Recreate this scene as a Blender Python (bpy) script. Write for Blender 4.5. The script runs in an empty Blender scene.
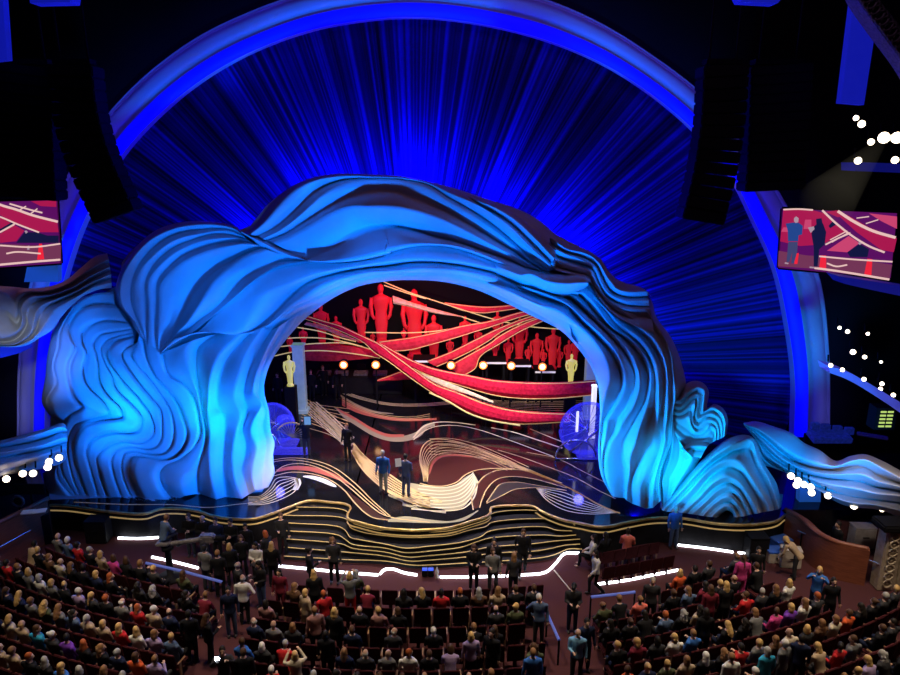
import bpy, bmesh, math, random
import numpy as np
from mathutils import Vector, Matrix, Euler

random.seed(7)
RNG = random.Random(11)
SC = bpy.context.scene
COL = SC.collection
R = math.radians

# ---------------------------------------------------------------- camera
FPX, CX, CY = 704.0, 450.0, 337.5
CAMZ = 14.7
PITCH = R(15.2)
STAGE_Z = 1.1
cam_d = bpy.data.cameras.new('camera')
cam_d.sensor_width = 36.0
cam_d.lens = FPX / 900.0 * 36.0
cam_d.clip_end = 200
cam = bpy.data.objects.new('camera', cam_d)
cam.location = (0, 0, CAMZ)
cam.rotation_euler = (math.pi / 2 - PITCH, 0, 0)
COL.objects.link(cam)
SC.camera = cam
CAM = Vector((0, 0, CAMZ))

def ray(px, py):
    u = (px - CX) / FPX
    v = -(py - CY) / FPX
    c, s = math.cos(PITCH), math.sin(PITCH)
    return Vector((u, c + v * s, -s + v * c))      # right=(1,0,0) fwd=(0,c,-s) up=(0,s,c)

def at(px, py, y):                                  # the point of the plane y = const seen at a pixel of the photo
    d = ray(px, py)
    return CAM + d * (y / d.y)

def fl(px, py, z=STAGE_Z):                          # the point of the level z seen at a pixel of the photo
    d = ray(px, py)
    return CAM + d * ((z - CAMZ) / d.z)

def ppm(y, z):                                      # pixels per metre at a place
    return FPX / (y * math.cos(PITCH) + (CAMZ - z) * math.sin(PITCH))

# ---------------------------------------------------------------- materials
MATS = {}
def mat(name, col=(.5, .5, .5), rough=.5, metal=0., emit=None, es=0., spec=.5, coat=0.):
    if name in MATS:
        return MATS[name]
    m = bpy.data.materials.new(name)
    m.use_nodes = True
    b = m.node_tree.nodes['Principled BSDF']
    b.inputs['Base Color'].default_value = (*col, 1)
    b.inputs['Roughness'].default_value = rough
    b.inputs['Metallic'].default_value = metal
    b.inputs['Specular IOR Level'].default_value = spec
    b.inputs['Coat Weight'].default_value = coat
    if emit:
        b.inputs['Emission Color'].default_value = (*emit, 1)
        b.inputs['Emission Strength'].default_value = es
    MATS[name] = m
    return m

def nodes(m):
    return m.node_tree.nodes, m.node_tree.links, m.node_tree.nodes['Principled BSDF']

def noise_mat(name, c1=(.3, .3, .3), c2=(.4, .4, .4), scale=8., rough=.6, metal=0., bump=0., spec=.5, stretch=(1, 1, 1)):
    if name in MATS:
        return MATS[name]
    m = mat(name, c1, rough, metal, spec=spec)
    N, L, b = nodes(m)
    tc = N.new('ShaderNodeTexCoord'); mp = N.new('ShaderNodeMapping')
    mp.inputs['Scale'].default_value = stretch
    nz = N.new('ShaderNodeTexNoise'); nz.inputs['Scale'].default_value = scale; nz.inputs['Detail'].default_value = 4
    rp = N.new('ShaderNodeValToRGB')
    rp.color_ramp.elements[0].position = .3; rp.color_ramp.elements[1].position = .7
    rp.color_ramp.elements[0].color = (*c1, 1); rp.color_ramp.elements[1].color = (*c2, 1)
    L.new(tc.outputs['Object'], mp.inputs['Vector']); L.new(mp.outputs['Vector'], nz.inputs['Vector'])
    L.new(nz.outputs['Fac'], rp.inputs['Fac']); L.new(rp.outputs['Color'], b.inputs['Base Color'])
    if bump:
        bp = N.new('ShaderNodeBump'); bp.inputs['Strength'].default_value = bump; bp.inputs['Distance'].default_value = .05
        L.new(nz.outputs['Fac'], bp.inputs['Height']); L.new(bp.outputs['Normal'], b.inputs['Normal'])
    return m

def tint_mat(name, rough=.8, spec=.3, var=.25, scale=30.):
    """cloth, skin and hair take their colour from the object's own colour setting"""
    if name in MATS:
        return MATS[name]
    m = mat(name, (1, 1, 1), rough, spec=spec)
    N, L, b = nodes(m)
    oi = N.new('ShaderNodeObjectInfo'); tc = N.new('ShaderNodeTexCoord')
    nz = N.new('ShaderNodeTexNoise'); nz.inputs['Scale'].default_value = scale
    mr = N.new('ShaderNodeMapRange'); mr.inputs['To Min'].default_value = 1 - var; mr.inputs['To Max'].default_value = 1 + var
    mx = N.new('ShaderNodeVectorMath'); mx.operation = 'SCALE'
    L.new(tc.outputs['Object'], nz.inputs['Vector']); L.new(nz.outputs['Fac'], mr.inputs['Value'])
    L.new(oi.outputs['Color'], mx.inputs[0]); L.new(mr.outputs['Result'], mx.inputs['Scale'])
    L.new(mx.outputs['Vector'], b.inputs['Base Color'])
    return m

# ---------------------------------------------------------------- object helpers
def link(name, me, parent=None, m=None, smooth=False):
    o = bpy.data.objects.new(name, me)
    COL.objects.link(o)
    if parent:
        o.parent = parent
    if m is not None and not me.materials:
        me.materials.append(m)
    if smooth:
        me.polygons.foreach_set('use_smooth', [True] * len(me.polygons))
    return o

def mesh(name, V, F, m=None, parent=None, smooth=False):
    me = bpy.data.meshes.new(name)
    org = (0, 0, 0)
    if parent is not None:
        org = parent.matrix_world.translation
        org = parent.location
        V = [(v[0] - org[0], v[1] - org[1], v[2] - org[2]) for v in V]
    me.from_pydata([tuple(v) for v in V], [], F)
    me.validate()
    return link(name, me, parent, m, smooth)

def thing(name, label, cat, loc=(0, 0, 0), group=None, rz=0.):
    o = bpy.data.objects.new(name, None)
    o.empty_display_size = .2
    COL.objects.link(o)
    o.location = loc
    o.rotation_euler = (0, 0, rz)
    return tag(o, label, cat, group)

def tag(o, label, cat, group=None):
    o['label'] = label; o['category'] = cat
    if group:
        o['group'] = group
    return o

def struct(o):
    o['kind'] = 'structure'
    return o

class MB:
    """collects simple shapes into one mesh"""
    def __init__(s):
        s.V, s.F = [], []
    def add(s, V, F):
        b = len(s.V)
        s.V += [tuple(v) for v in V]; s.F += [tuple(b + i for i in f) for f in F]
        return s
    def box(s, c, d, rz=0., rx=0., bev=0.):
        bm = bmesh.new(); bmesh.ops.create_cube(bm, size=1)
        for v in bm.verts:
            v.co = Vector((v.co.x * d[0], v.co.y * d[1], v.co.z * d[2]))
        if bev:
            bmesh.ops.bevel(bm, geom=bm.edges[:], offset=bev, segments=2, affect='EDGES')
        M = Matrix.Translation(c) @ Euler((rx, 0, rz)).to_matrix().to_4x4()
        bm.verts.index_update()
        s.add([M @ v.co for v in bm.verts], [[v.index for v in f.verts] for f in bm.faces]); bm.free()
        return s
    def tube(s, P, r, n=8, cap=True):
        P = [Vector(p) for p in P]
        rr = r if isinstance(r, (list, tuple)) else [r] * len(P)
        V, F = [], []
        ref = Vector((0, 0, 1))
        for i, p in enumerate(P):
            t = (P[min(i + 1, len(P) - 1)] - P[max(i - 1, 0)])
            t = t.normalized() if t.length > 1e-9 else Vector((0, 0, 1))
            u = t.cross(ref)
            if u.length < .1:
                u = t.cross(Vector((1, 0, 0)))
            u.normalize(); w = t.cross(u)
            for k in range(n):
                a = 2 * math.pi * k / n
                V.append(p + (u * math.cos(a) + w * math.sin(a)) * rr[i])
        for i in range(len(P) - 1):
            for k in range(n):
                k2 = (k + 1) % n
                F.append((i * n + k, i * n + k2, (i + 1) * n + k2, (i + 1) * n + k))
        if cap:
            F.append(tuple(range(n))[::-1]); F.append(tuple((len(P) - 1) * n + k for k in range(n)))
        return s.add(V, F)
    def ball(s, c, r, sc=(1, 1, 1), u=12, v=8, M=None):
        bm = bmesh.new(); bmesh.ops.create_uvsphere(bm, u_segments=u, v_segments=v, radius=r)
        c = Vector(c)
        bm.verts.index_update()
        V = [Vector((q.co.x * sc[0], q.co.y * sc[1], q.co.z * sc[2])) for q in bm.verts]
        if M is not None:
            V = [M @ q for q in V]
        s.add([q + c for q in V], [[q.index for q in f.verts] for f in bm.faces]); bm.free()
        return s
    def lathe(s, prof, c=(0, 0, 0), n=20, sc=(1, 1)):
        V, F = [], []
        for r, z in prof:
            for k in range(n):
                a = 2 * math.pi * k / n
                V.append((c[0] + r * math.cos(a) * sc[0], c[1] + r * math.sin(a) * sc[1], c[2] + z))
        for i in range(len(prof) - 1):
            for k in range(n):
                k2 = (k + 1) % n
                F.append((i * n + k, i * n + k2, (i + 1) * n + k2, (i + 1) * n + k))
        F.append(tuple(range(n))[::-1]); F.append(tuple((len(prof) - 1) * n + k for k in range(n)))
        return s.add(V, F)
    def prism(s, poly, dirv):
        n = len(poly)
        a = [Vector(p) for p in poly]; b = [p + Vector(dirv) for p in a]
        F = [tuple(range(n)), tuple(range(n, 2 * n))[::-1]]
        F += [(i, n + i, n + (i + 1) % n, (i + 1) % n) for i in range(n)]
        return s.add(a + b, F)
    def build(s, name, m=None, parent=None, smooth=False):
        return mesh(name, s.V, s.F, m, parent, smooth)

# ---------------------------------------------------------------- curves traced from the photo
CROP = {'A': (0, 240, 5.625), 'B': (0, 330, 5.625), 'C': (40, 400, 5.625), 'D': (140, 400, 5.625), 'E': (140, 300, 5.625),
        'G': (105, 205, 5.625), 'H': (220, 165, 5.), 'I': (380, 165, 5.), 'J': (530, 220, 5.625), 'K': (560, 320, 5.625),
        'L': (580, 410, 5.625), 'M': (660, 370, 4.354), 'N': (740, 400, 5.625), 'F': (0, 0, 1.),
        'Q': (250, 390, 5.), 'W': (420, 390, 4.5), 'X': (360, 440, 9.643),
        'a': (260, 280, 7.5), 'b': (370, 280, 7.5), 'c': (480, 290, 7.5), 'd': (330, 340, 7.5), 'e': (440, 350, 5.625),
        's': (760, 190, 6.43), 't': (0, 180, 6.13), 'p': (270, 490, 5.), 'q': (430, 490, 5.), 'u': (540, 510, 5.625)}

def tr(*parts):
    """tr('A', 10,20, 30,40, 'B', ...) -> list of photo pixels"""
    out, key, fresh = [], 'F', False
    it = iter(parts)
    for x in it:
        if isinstance(x, str):
            key = x; fresh = bool(out)
        else:
            y = next(it)
            ox, oy, s = CROP[key]
            p = (ox + x / s, oy + y / s)
            if not (fresh and math.hypot(p[0] - out[-1][0], p[1] - out[-1][1]) < 7.5):
                out.append(p)
            fresh = False
    return out

def smooth_curve(P, n):
    """centripetal Catmull-Rom through P, resampled to n points evenly by length"""
    P = np.array(P, float)
    if len(P) == 2:
        t = np.linspace(0, 1, n)[:, None]
        return P[0] * (1 - t) + P[1] * t
    Q = np.vstack([2 * P[0] - P[1], P, 2 * P[-1] - P[-2]])
    out = []
    for i in range(1, len(Q) - 2):
        p0, p1, p2, p3 = Q[i - 1], Q[i], Q[i + 1], Q[i + 2]
        t0 = 0.; t1 = t0 + max(np.linalg.norm(p1 - p0), 1e-6) ** .5
        t2 = t1 + max(np.linalg.norm(p2 - p1), 1e-6) ** .5; t3 = t2 + max(np.linalg.norm(p3 - p2), 1e-6) ** .5
        for t in np.linspace(t1, t2, 14, endpoint=False):
            A1 = (t1 - t) / (t1 - t0) * p0 + (t - t0) / (t1 - t0) * p1
            A2 = (t2 - t) / (t2 - t1) * p1 + (t - t1) / (t2 - t1) * p2
            A3 = (t3 - t) / (t3 - t2) * p2 + (t - t2) / (t3 - t2) * p3
            B1 = (t2 - t) / (t2 - t0) * A1 + (t - t0) / (t2 - t0) * A2
            B2 = (t3 - t) / (t3 - t1) * A2 + (t - t1) / (t3 - t1) * A3
            out.append((t2 - t) / (t2 - t1) * B1 + (t - t1) / (t2 - t1) * B2)
    out.append(P[-1])
    out = np.array(out)
    d = np.r_[0, np.cumsum(np.linalg.norm(np.diff(out, axis=0), axis=1))]
    s = np.linspace(0, d[-1], n)
    return np.stack([np.interp(s, d, out[:, k]) for k in range(out.shape[1])], 1)
# ================================================================ the wave arch
def wave_mat(name='pale_painted_wave', c1=(.55, .55, .56), c2=(.74, .74, .76)):
    m = noise_mat(name, c1, c2, .6, .42, spec=.4)
    return m
WAVE = wave_mat()

def yfoot(px):
    return 25.75 - max(0., px - 230.) * .0031

def arch_pt(px, py, off, yb=None):
    y = (yfoot(px) if yb is None else yb(px, py)) + .0022 * max(0., 497 - py) + off
    p = at(px, py, y)
    if p.z < STAGE_Z:
        q = fl(px, py, STAGE_Z)
        p = q
    return p

MPP = .038
def flare(p, back):                                 # the rear edge of a fold, set back and slightly splayed
    q = p + (p - CAM) * (back / p.y)
    return Vector((q.x, q.y, max(q.z, STAGE_Z)))
def fold_family(name, curves, parent, mode='facet', n=110, K=6, amp=.85, amax=.5, yb=None, back=None, m=None, fwd=0., taper=0.):
    """curves: list of (pixel list, kind) ; kind 'R' ridge, 'V' valley, or a number (metres, + is away from the viewer)"""
    C = [smooth_curve(c, n) for c, k in curves]
    kinds = [k for c, k in curves]
    W = [np.linalg.norm(C[i + 1] - C[i], axis=1) * MPP for i in range(len(C) - 1)]
    D = []
    for i, k in enumerate(kinds):
        if k == 'R':
            ws = [W[j] for j in (i - 1, i) if 0 <= j < len(W)]
            w = np.minimum.reduce(ws)
            D.append(-amp * np.minimum(w, amax))
        elif k == 'V':
            D.append(np.zeros(n))
        else:
            D.append(np.full(n, float(k)))
    tp = np.ones(n)
    if taper:
        x = np.clip(np.arange(n) / (n * taper), 0, 1); tp = x * x * (3 - 2 * x)
    D = [np.where(d < 0, d * tp, d) for d in D]
    V, F = [], []
    ncol = 0
    cols = []
    for i in range(len(C) - 1):
        for k in range(K + (1 if i == len(C) - 2 else 0)):
            t = k / K
            s = t if mode == 'facet' else t
            pos = C[i] * (1 - t) + C[i + 1] * t
            dep = D[i] * (1 - s) + D[i + 1] * s
            if mode == 'pillow':
                w = np.minimum(W[i], amax * 2)
                dep = dep - amp * .55 * w * (1 - abs(2 * t ** .8 - 1) ** 5)
            else:
                w = np.minimum(W[i], .6)
                dep = dep - .12 * w * math.sin(math.pi * t)
            cols.append([arch_pt(pos[j][0], pos[j][1], dep[j] + fwd * tp[j] + .12 * (1 - tp[j]), yb) for j in range(n)])
    if back is not None:                            # close the outer edge by running it back
        e = cols[0]; cols.insert(0, [flare(p, back) for p in e])
        e = cols[-1]; cols.append([flare(p, back) for p in e])
    for c in cols:
        V += c
    for i in range(len(cols) - 1):
        for j in range(n - 1):
            F.append((i * n + j, (i + 1) * n + j, (i + 1) * n + j + 1, i * n + j + 1))
    return mesh(name, V, F, m or WAVE, parent, True)

arch = thing('wave_arch', 'huge pale sculpted wave arch lit blue, framing the stage opening', 'stage arch', (-.8, 25.8, STAGE_Z))

# ---- left foot: long S-shaped leaves
Z1 = [
 (tr('A', 560,300, 450,330, 380,400, 310,500, 285,560, 'B', 265,150, 255,260, 235,400, 250,440, 300,500, 370,545, 'C', 100,250, 60,350, 20,430, 40,530), .4),
 (tr('A', 640,290, 520,305, 440,350, 380,430, 335,520, 'B', 325,100, 298,200, 315,300, 260,395, 290,465, 375,535, 'C', 125,250, 100,340, 105,440, 180,540), 'V'),
 (tr('A', 645,365, 500,370, 430,410, 388,490, 405,560, 'B', 430,100, 395,190, 392,260, 425,380, 470,432, 'C', 170,85, 140,150, 125,280, 125,400, 205,545), 'V'),
 (tr('A', 715,465, 600,455, 520,480, 465,530, 470,590, 'B', 492,140, 470,230, 490,310, 590,410, 617,470, 'C', 370,105, 290,108, 205,135, 165,195, 157,300, 190,450, 235,550), 'V'),
 (tr('A', 745,500, 640,518, 560,538, 530,590, 543,640, 'B', 555,200, 567,300, 620,380, 680,440, 690,490, 'C', 440,115, 330,120, 240,150, 197,220, 195,330, 230,450, 270,548), 'V'),
 (tr('A', 748,522, 650,545, 590,575, 572,620, 'B', 588,180, 632,260, 655,330, 760,435, 803,500, 'C', 560,170, 500,190, 400,187, 295,228, 266,290, 290,400, 330,548), 'V'),
 (tr('A', 750,545, 660,570, 610,610, 'B', 608,160, 690,280, 790,390, 855,490, 868,580, 'C', 635,215, 580,243, 450,240, 362,280, 327,322, 340,420, 382,548), 'V'),
 (tr('A', 755,590, 700,620, 687,660, 'B', 760,270, 850,380, 905,450, 'C', 690,150, 685,220, 640,272, 500,268, 435,288, 407,340, 420,430, 462,548), 'V'),
 (tr('A', 790,560, 770,600, 745,655, 'B', 750,160, 830,260, 900,355, 'C', 735,60, 757,180, 740,260, 690,305, 610,305, 545,290, 485,300, 462,370, 480,470, 525,560), 'V'),
 (tr('E', -15,120, 5,180, 25,240, 45,340, 90,430, 150,500, 205,570, 'C', 800,80, 832,190, 810,270, 740,340, 650,355, 580,325, 525,325, 507,400, 540,500, 582,568), 'V'),
 (tr('E', 60,180, 95,240, 125,305, 160,420, 240,470, 300,540, 330,620, 'D', 335,110, 345,180, 310,260, 220,335, 140,370, 110,420, 130,490, 190,568), 'V'),
]
fold_family('foot_leaves', Z1, arch, 'pillow', n=130, K=10, amp=.62, back=1.6)

# ---- left leg
Z2 = [
 (tr('E', 125,298, 160,420, 240,470, 300,540, 330,620, 'D', 335,110, 345,180, 310,260, 220,335, 140,370, 110,420, 130,490, 190,568), 0.),
 (tr('E', 300,225, 250,290, 285,420, 325,540, 'D', 340,60, 365,180, 345,300, 300,390, 240,430, 230,490, 250,540), -.25),
 (tr('E', 430,190, 330,270, 320,400, 345,540, 'D', 355,60, 378,180, 358,290, 330,400, 330,525), .18),
 (tr('E', 570,188, 440,320, 395,440, 382,580, 'D', 380,80, 392,190, 385,290, 397,420, 430,560), -.38),
 (tr('E', 640,165, 500,320, 440,440, 430,600, 'D', 470,80, 480,200, 470,320, 470,430, 480,545), -.02),
 (tr('E', 690,155, 600,300, 560,420, 532,545, 'D', 570,75, 545,170, 520,300, 525,380, 545,480, 575,555), -.36),
 (tr('E', 740,170, 655,310, 600,450, 585,560, 'D', 605,60, 580,170, 600,260, 590,330, 575,400, 600,470, 615,530), .1),
 (tr('E', 780,150, 700,300, 650,430, 640,530, 'D', 690,20, 640,110, 622,180, 655,270, 640,350, 630,430, 650,510), -.3),
 (tr('E', 840,110, 730,290, 680,420, 665,540, 'D', 705,60, 690,150, 710,240, 700,330, 690,420, 690,500), .05),
 (tr('E', 900,75, 755,300, 705,400, 700,520, 'D', 725,60, 738,180, 757,240, 747,330, 757,410, 722,490), .1),
]
fold_family('leg_folds', Z2, arch, 'facet', n=110, K=7, back=1.8)

# ---- shoulder fan of the left side
Z3 = [
 (tr('E', -60,130, -95,60, 'G', 60,560, 62,450, 108,330, 180,230, 290,140, 410,100, 550,90, 680,105, 745,125), .6),
 (tr('E', 20,220, -20,130, 'G', 95,560, 90,430, 150,310, 240,210, 330,155, 450,118, 600,110, 720,130, 765,160), 'R'),
 (tr('E', 30,230, 0,150, 'G', 152,560, 148,460, 180,355, 262,250, 370,175, 540,138, 690,138, 775,170), 'V'),
 (tr('E', 35,235, 20,170, 'G', 168,570, 163,470, 200,370, 290,270, 400,195, 550,160, 690,145, 785,180), 'R'),
 (tr('E', 40,240, 38,170, 'G', 235,560, 226,440, 272,340, 370,250, 480,200, 600,165, 700,168, 795,190), 'V'),
 (tr('E', 45,250, 48,170, 'G', 247,560, 244,430, 300,350, 400,265, 520,208, 640,188, 740,185, 805,198), 'R'),
 (tr('E', 95,270, 88,180, 'G', 287,560, 294,430, 340,370, 430,290, 540,245, 650,213, 760,207, 835,215), 'V'),
 (tr('E', 105,280, 103,190, 'G', 307,560, 312,450, 355,390, 450,312, 570,258, 680,232, 780,218, 865,228), 'R'),
 (tr('E', 112,290, 190,170, 'G', 430,620, 480,520, 560,420, 640,355, 720,310, 800,268, 880,238), .22),
 (tr('E', 118,295, 205,185, 'G', 462,665, 540,550, 600,440, 670,370, 760,300, 860,258, 905,250), 'R'),
 (tr('E', 122,298, 250,185, 'G', 530,650, 610,590, 680,520, 760,430, 840,378, 'H', 230,515, 300,485, 400,478), 'V'),
 (tr('E', 126,302, 300,180, 'H', 80,660, 160,590, 260,520, 340,493, 430,480), 'R'),
]
fold_family('shoulder_fan', Z3, arch, 'facet', n=110, K=6, amp=1.25, back=1.5, fwd=-.25)

JN = [
 (tr('H', 105,328, 150,348, 250,382, 340,424, 432,476), -.1),
 (tr('H', 105,332, 150,356, 230,396, 320,440, 432,478), -.45),
 (tr('H', 105,338, 150,366, 200,408, 250,434, 320,462, 432,481), -.2),
]
fold_family('junction_folds', JN, arch, 'facet', n=50, K=6, fwd=-.1, back=.8)

# ---- crown and inner rim
Z4 = [
 (tr('H', 120,335, 180,290, 250,200, 340,120, 440,70, 560,45, 700,45, 880,53, 'I', 120,57, 250,85, 400,130, 560,180, 700,225, 800,280, 890,360), .7),
 (tr('H', 150,348, 220,290, 300,195, 380,120, 480,75, 620,55, 760,58, 880,62, 'I', 120,65, 240,90, 350,140, 470,190, 600,260, 700,345, 800,440, 880,515), 'R'),
 (tr('H', 190,355, 280,310, 380,225, 440,165, 520,108, 620,72, 740,66, 880,68, 'I', 120,73, 240,98, 340,160, 450,222, 560,295, 680,395, 760,475, 850,530), 'V'),
 (tr('H', 215,370, 310,322, 420,237, 510,152, 600,97, 680,75, 780,72, 880,74, 'I', 120,80, 240,112, 335,175, 445,240, 555,312, 672,408, 755,484, 845,535), 'R'),
 (tr('H', 235,378, 320,347, 440,272, 540,212, 640,162, 720,138, 800,130, 880,135, 'I', 60,138, 150,160, 240,195, 335,235, 445,295, 555,362, 665,428, 752,490, 842,538), .05),
 (tr('H', 250,382, 330,360, 440,302, 540,242, 640,207, 740,207, 880,211, 'I', 60,213, 180,226, 300,265, 420,322, 540,387, 640,440, 745,495, 842,545), 'R'),
 (tr('H', 430,476, 500,440, 560,415, 640,370, 720,330, 800,305, 890,302, 'I', 60,305, 180,325, 290,360, 400,388, 520,430, 640,472, 750,522, 855,560), .1),
 (tr('H', 440,478, 560,482, 680,472, 780,452, 860,428, 'I', 20,435, 80,418, 150,402, 260,393, 380,405, 500,442, 620,492, 740,540, 850,570), -.42),
 (tr('H', 442,481, 560,488, 680,480, 780,462, 860,440, 'I', 20,447, 80,428, 150,412, 260,403, 380,417, 500,455, 615,503, 735,550, 850,576), -.05),
]
fold_family('crown_bands', Z4, arch, 'facet', n=110, K=6, amp=1.3, back=1.2, fwd=-.3)
Z4b = [
 (tr('E', 115,300, 240,215, 330,175, 'H', 40,675, 90,640, 160,580, 260,515, 340,493, 442,481, 560,488, 680,480, 780,462, 860,440, 'I', 20,447, 80,428, 150,412, 260,403, 380,417, 500,455, 615,503, 735,550, 850,576, 'J', 200,425, 320,405), -.3),
 (tr('E', 200,215, 330,180, 450,187, 560,185, 'H', 200,660, 330,610, 440,560, 560,528, 700,505, 860,480, 'I', 60,475, 200,472, 380,482, 520,507, 640,535, 760,580, 'J', 100,395, 180,405), -.55),
 (tr('E', 330,178, 450,187, 560,187, 680,152, 760,82, 830,5, 'H', 340,655, 440,588, 560,547, 700,518, 860,500, 'I', 60,483, 200,482, 380,496, 520,525, 640,555, 760,597, 'J', 60,410, 150,440, 220,432), -.02),
 (tr('E', 440,188, 560,195, 680,165, 770,100, 850,20, 'H', 400,665, 500,600, 620,560, 740,535, 860,527, 'I', 60,520, 200,515, 340,520, 460,537, 560,560, 660,600, 'J', 0,470, 80,490, 150,500, 220,560), -.42),
 (tr('E', 560,190, 690,160, 790,90, 880,30, 'H', 460,672, 560,620, 680,575, 780,550, 860,545, 'I', 80,542, 200,538, 340,545, 460,562, 560,590, 'J', -90,440, 0,480, 80,525, 150,570, 210,625, 235,660, 'K', 95,108), -.2),
 (tr('E', 700,190, 800,130, 900,60, 'H', 530,675, 640,618, 740,586, 840,572, 890,571, 'I', 80,571, 200,571, 340,578, 460,597, 560,628, 640,668, 'J', 0,500, 100,555, 180,615, 'K', 70,104, 100,134), .05),
 (tr('E', 730,320, 800,240, 900,132, 'H', 548,677, 640,628, 740,592, 840,577, 890,576, 'I', 80,576, 200,576, 340,583, 460,602, 560,633, 640,673, 'J', -5,505, 95,560, 175,622, 'K', 68,110, 98,140), .3),
]
fold_family('inner_rim', Z4b, arch, 'facet', n=120, K=6, back=1.5)

# ---- right leg
Z5 = [
 (tr('I', 560,630, 650,677, 'J', 0,502, 100,556, 180,620, 'K', 80,112, 140,170, 190,260, 222,370, 232,450, 222,560, 'L', 108,100, 104,200, 108,290, 132,380, 177,482), .3),
 (tr('I', 470,570, 600,610, 'J', 60,480, 150,500, 'K', 70,0, 170,90, 240,180, 275,270, 280,340, 258,400, 240,460, 232,560, 'L', 112,100, 110,200, 118,310, 148,430, 180,483), 'R'),
 (tr('I', 540,565, 640,600, 'J', 130,450, 200,475, 'K', 110,0, 210,100, 290,190, 338,290, 343,370, 320,440, 275,510, 245,570, 'L', 125,110, 116,200, 122,320, 150,430, 181,484), 'V'),
 (tr('I', 620,560, 700,600, 'J', 150,442, 220,480, 'K', 140,0, 240,90, 310,170, 355,270, 362,350, 345,420, 303,505, 270,558, 'L', 155,90, 140,175, 124,265, 128,350, 154,430, 182,484), 'R'),
 (tr('I', 700,590, 'J', 215,432, 280,490, 'K', 190,0, 300,110, 380,210, 418,300, 418,380, 380,480, 315,575, 'L', 190,120, 155,180, 136,262, 135,340, 152,415, 184,486), 'V'),
 (tr('I', 760,580, 'J', 235,425, 300,480, 'K', 215,0, 320,100, 400,190, 442,290, 446,370, 412,480, 345,585, 'L', 215,125, 170,190, 142,262, 139,330, 152,400, 186,489), 'R'),
 (tr('I', 800,570, 'J', 265,412, 340,490, 'K', 250,20, 370,110, 450,200, 488,290, 490,380, 470,470, 405,590, 'L', 275,120, 247,180, 243,250, 262,330, 262,400, 250,495), .12),
 (tr('I', 830,565, 'J', 285,402, 370,480, 'K', 290,40, 400,110, 470,190, 508,280, 510,370, 490,480, 450,600, 'L', 340,100, 312,180, 280,260, 280,340, 265,430, 262,508), 'R'),
 (tr('I', 850,560, 'J', 320,385, 400,480, 'K', 330,40, 440,120, 500,200, 530,290, 535,380, 525,500, 500,600, 'L', 400,90, 378,180, 338,265, 292,370, 285,450, 290,525), 'V'),
 (tr('J', 330,375, 345,400, 390,460, 440,520, 'K', 360,40, 460,110, 520,190, 550,280, 556,380, 555,500, 550,600, 'L', 440,120, 435,190, 420,260, 380,340, 345,430, 342,545), 'R'),
 (tr('J', 350,390, 380,440, 430,490, 500,540, 'K', 420,50, 500,120, 560,220, 583,320, 583,420, 573,550, 'L', 452,120, 448,190, 432,260, 402,350, 372,430, 367,556), 'V'),
 (tr('J', 365,405, 392,440, 450,480, 540,530, 'K', 460,50, 525,100, 582,200, 603,300, 606,420, 603,550, 'L', 480,120, 478,180, 457,260, 432,350, 417,430, 412,550), 'R'),
 (tr('J', 380,420, 420,440, 500,480, 600,505, 'K', 500,20, 572,110, 610,210, 625,320, 625,420, 620,550, 'L', 500,120, 498,180, 472,260, 442,340, 430,430, 432,530), 'V'),
 (tr('J', 395,430, 450,440, 540,475, 650,505, 'K', 530,20, 590,110, 628,210, 638,320, 648,410, 632,550, 'L', 517,120, 512,180, 482,260, 452,350, 445,430, 450,515), 'R'),
 (tr('J', 450,420, 560,440, 665,430, 690,470, 'K', 540,-20, 620,90, 670,200, 700,310, 708,360, 680,410, 650,470, 642,560, 'L', 525,110, 520,180, 492,270, 466,360, 462,430, 475,500), .55),
]
fold_family('right_leg_stripes', Z5, arch, 'facet', n=130, K=5, amp=1.7, back=1.5, taper=.12)

# ---- tongue and wrapping folds at the right shoulder
TG = [
 (tr('I', 520,430, 640,475, 750,520, 'J', 0,235, 100,290, 200,305, 300,303, 345,335), .1),
 (tr('I', 500,440, 620,490, 740,535, 'J', 0,255, 100,312, 200,320, 300,318, 332,345), -.45),
 (tr('I', 480,470, 600,510, 700,550, 'J', 0,300, 100,345, 200,360, 280,355, 328,352), -.75),
 (tr('I', 460,495, 560,520, 680,560, 'J', 0,345, 80,385, 160,400, 250,385, 325,360), -.5),
 (tr('I', 440,500, 540,530, 660,580, 'J', 0,392, 60,428, 140,445, 220,430, 300,388, 328,368), .1),
]
fold_family('shoulder_tongue', TG, arch, 'facet', n=70, K=6, fwd=-.35, back=.7, taper=.35)
Z6 = [
 (tr('I', 800,285, 880,360, 'J', 160,108, 300,165, 380,215, 435,300, 500,345, 600,370, 655,398, 690,440), .6),
 (tr('I', 690,280, 790,370, 870,440, 'J', 110,100, 200,160, 320,190, 387,240, 427,310, 475,378, 540,403, 658,400), 'R'),
 (tr('I', 680,290, 780,380, 860,450, 'J', 105,130, 195,178, 310,212, 374,254, 412,330, 455,400, 530,432, 664,432), 'V'),
 (tr('I', 700,350, 780,420, 850,480, 'J', 110,150, 190,188, 300,228, 364,264, 398,340, 440,410, 530,450, 668,452), 'R'),
 (tr('I', 720,390, 790,450, 850,500, 'J', 105,180, 170,212, 290,250, 352,274, 386,350, 430,425, 520,475, 672,490), 'V'),
 (tr('I', 740,410, 800,470, 850,515, 'J', 100,195, 150,228, 270,270, 340,290, 376,360, 425,435, 510,492, 676,502), 'R'),
 (tr('I', 760,450, 810,500, 'J', 60,195, 120,250, 250,292, 327,312, 356,370, 400,430, 500,522, 685,550), 'V'),
 (tr('I', 770,480, 820,520, 'J', 60,225, 130,275, 230,305, 310,322, 348,360, 380,430, 480,540, 600,600, 700,640), 'R'),
]
fold_family('shoulder_swirl', Z6, arch, 'facet', n=90, K=6, amp=1.5, fwd=-.2, back=1.0, taper=.25)

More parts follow.
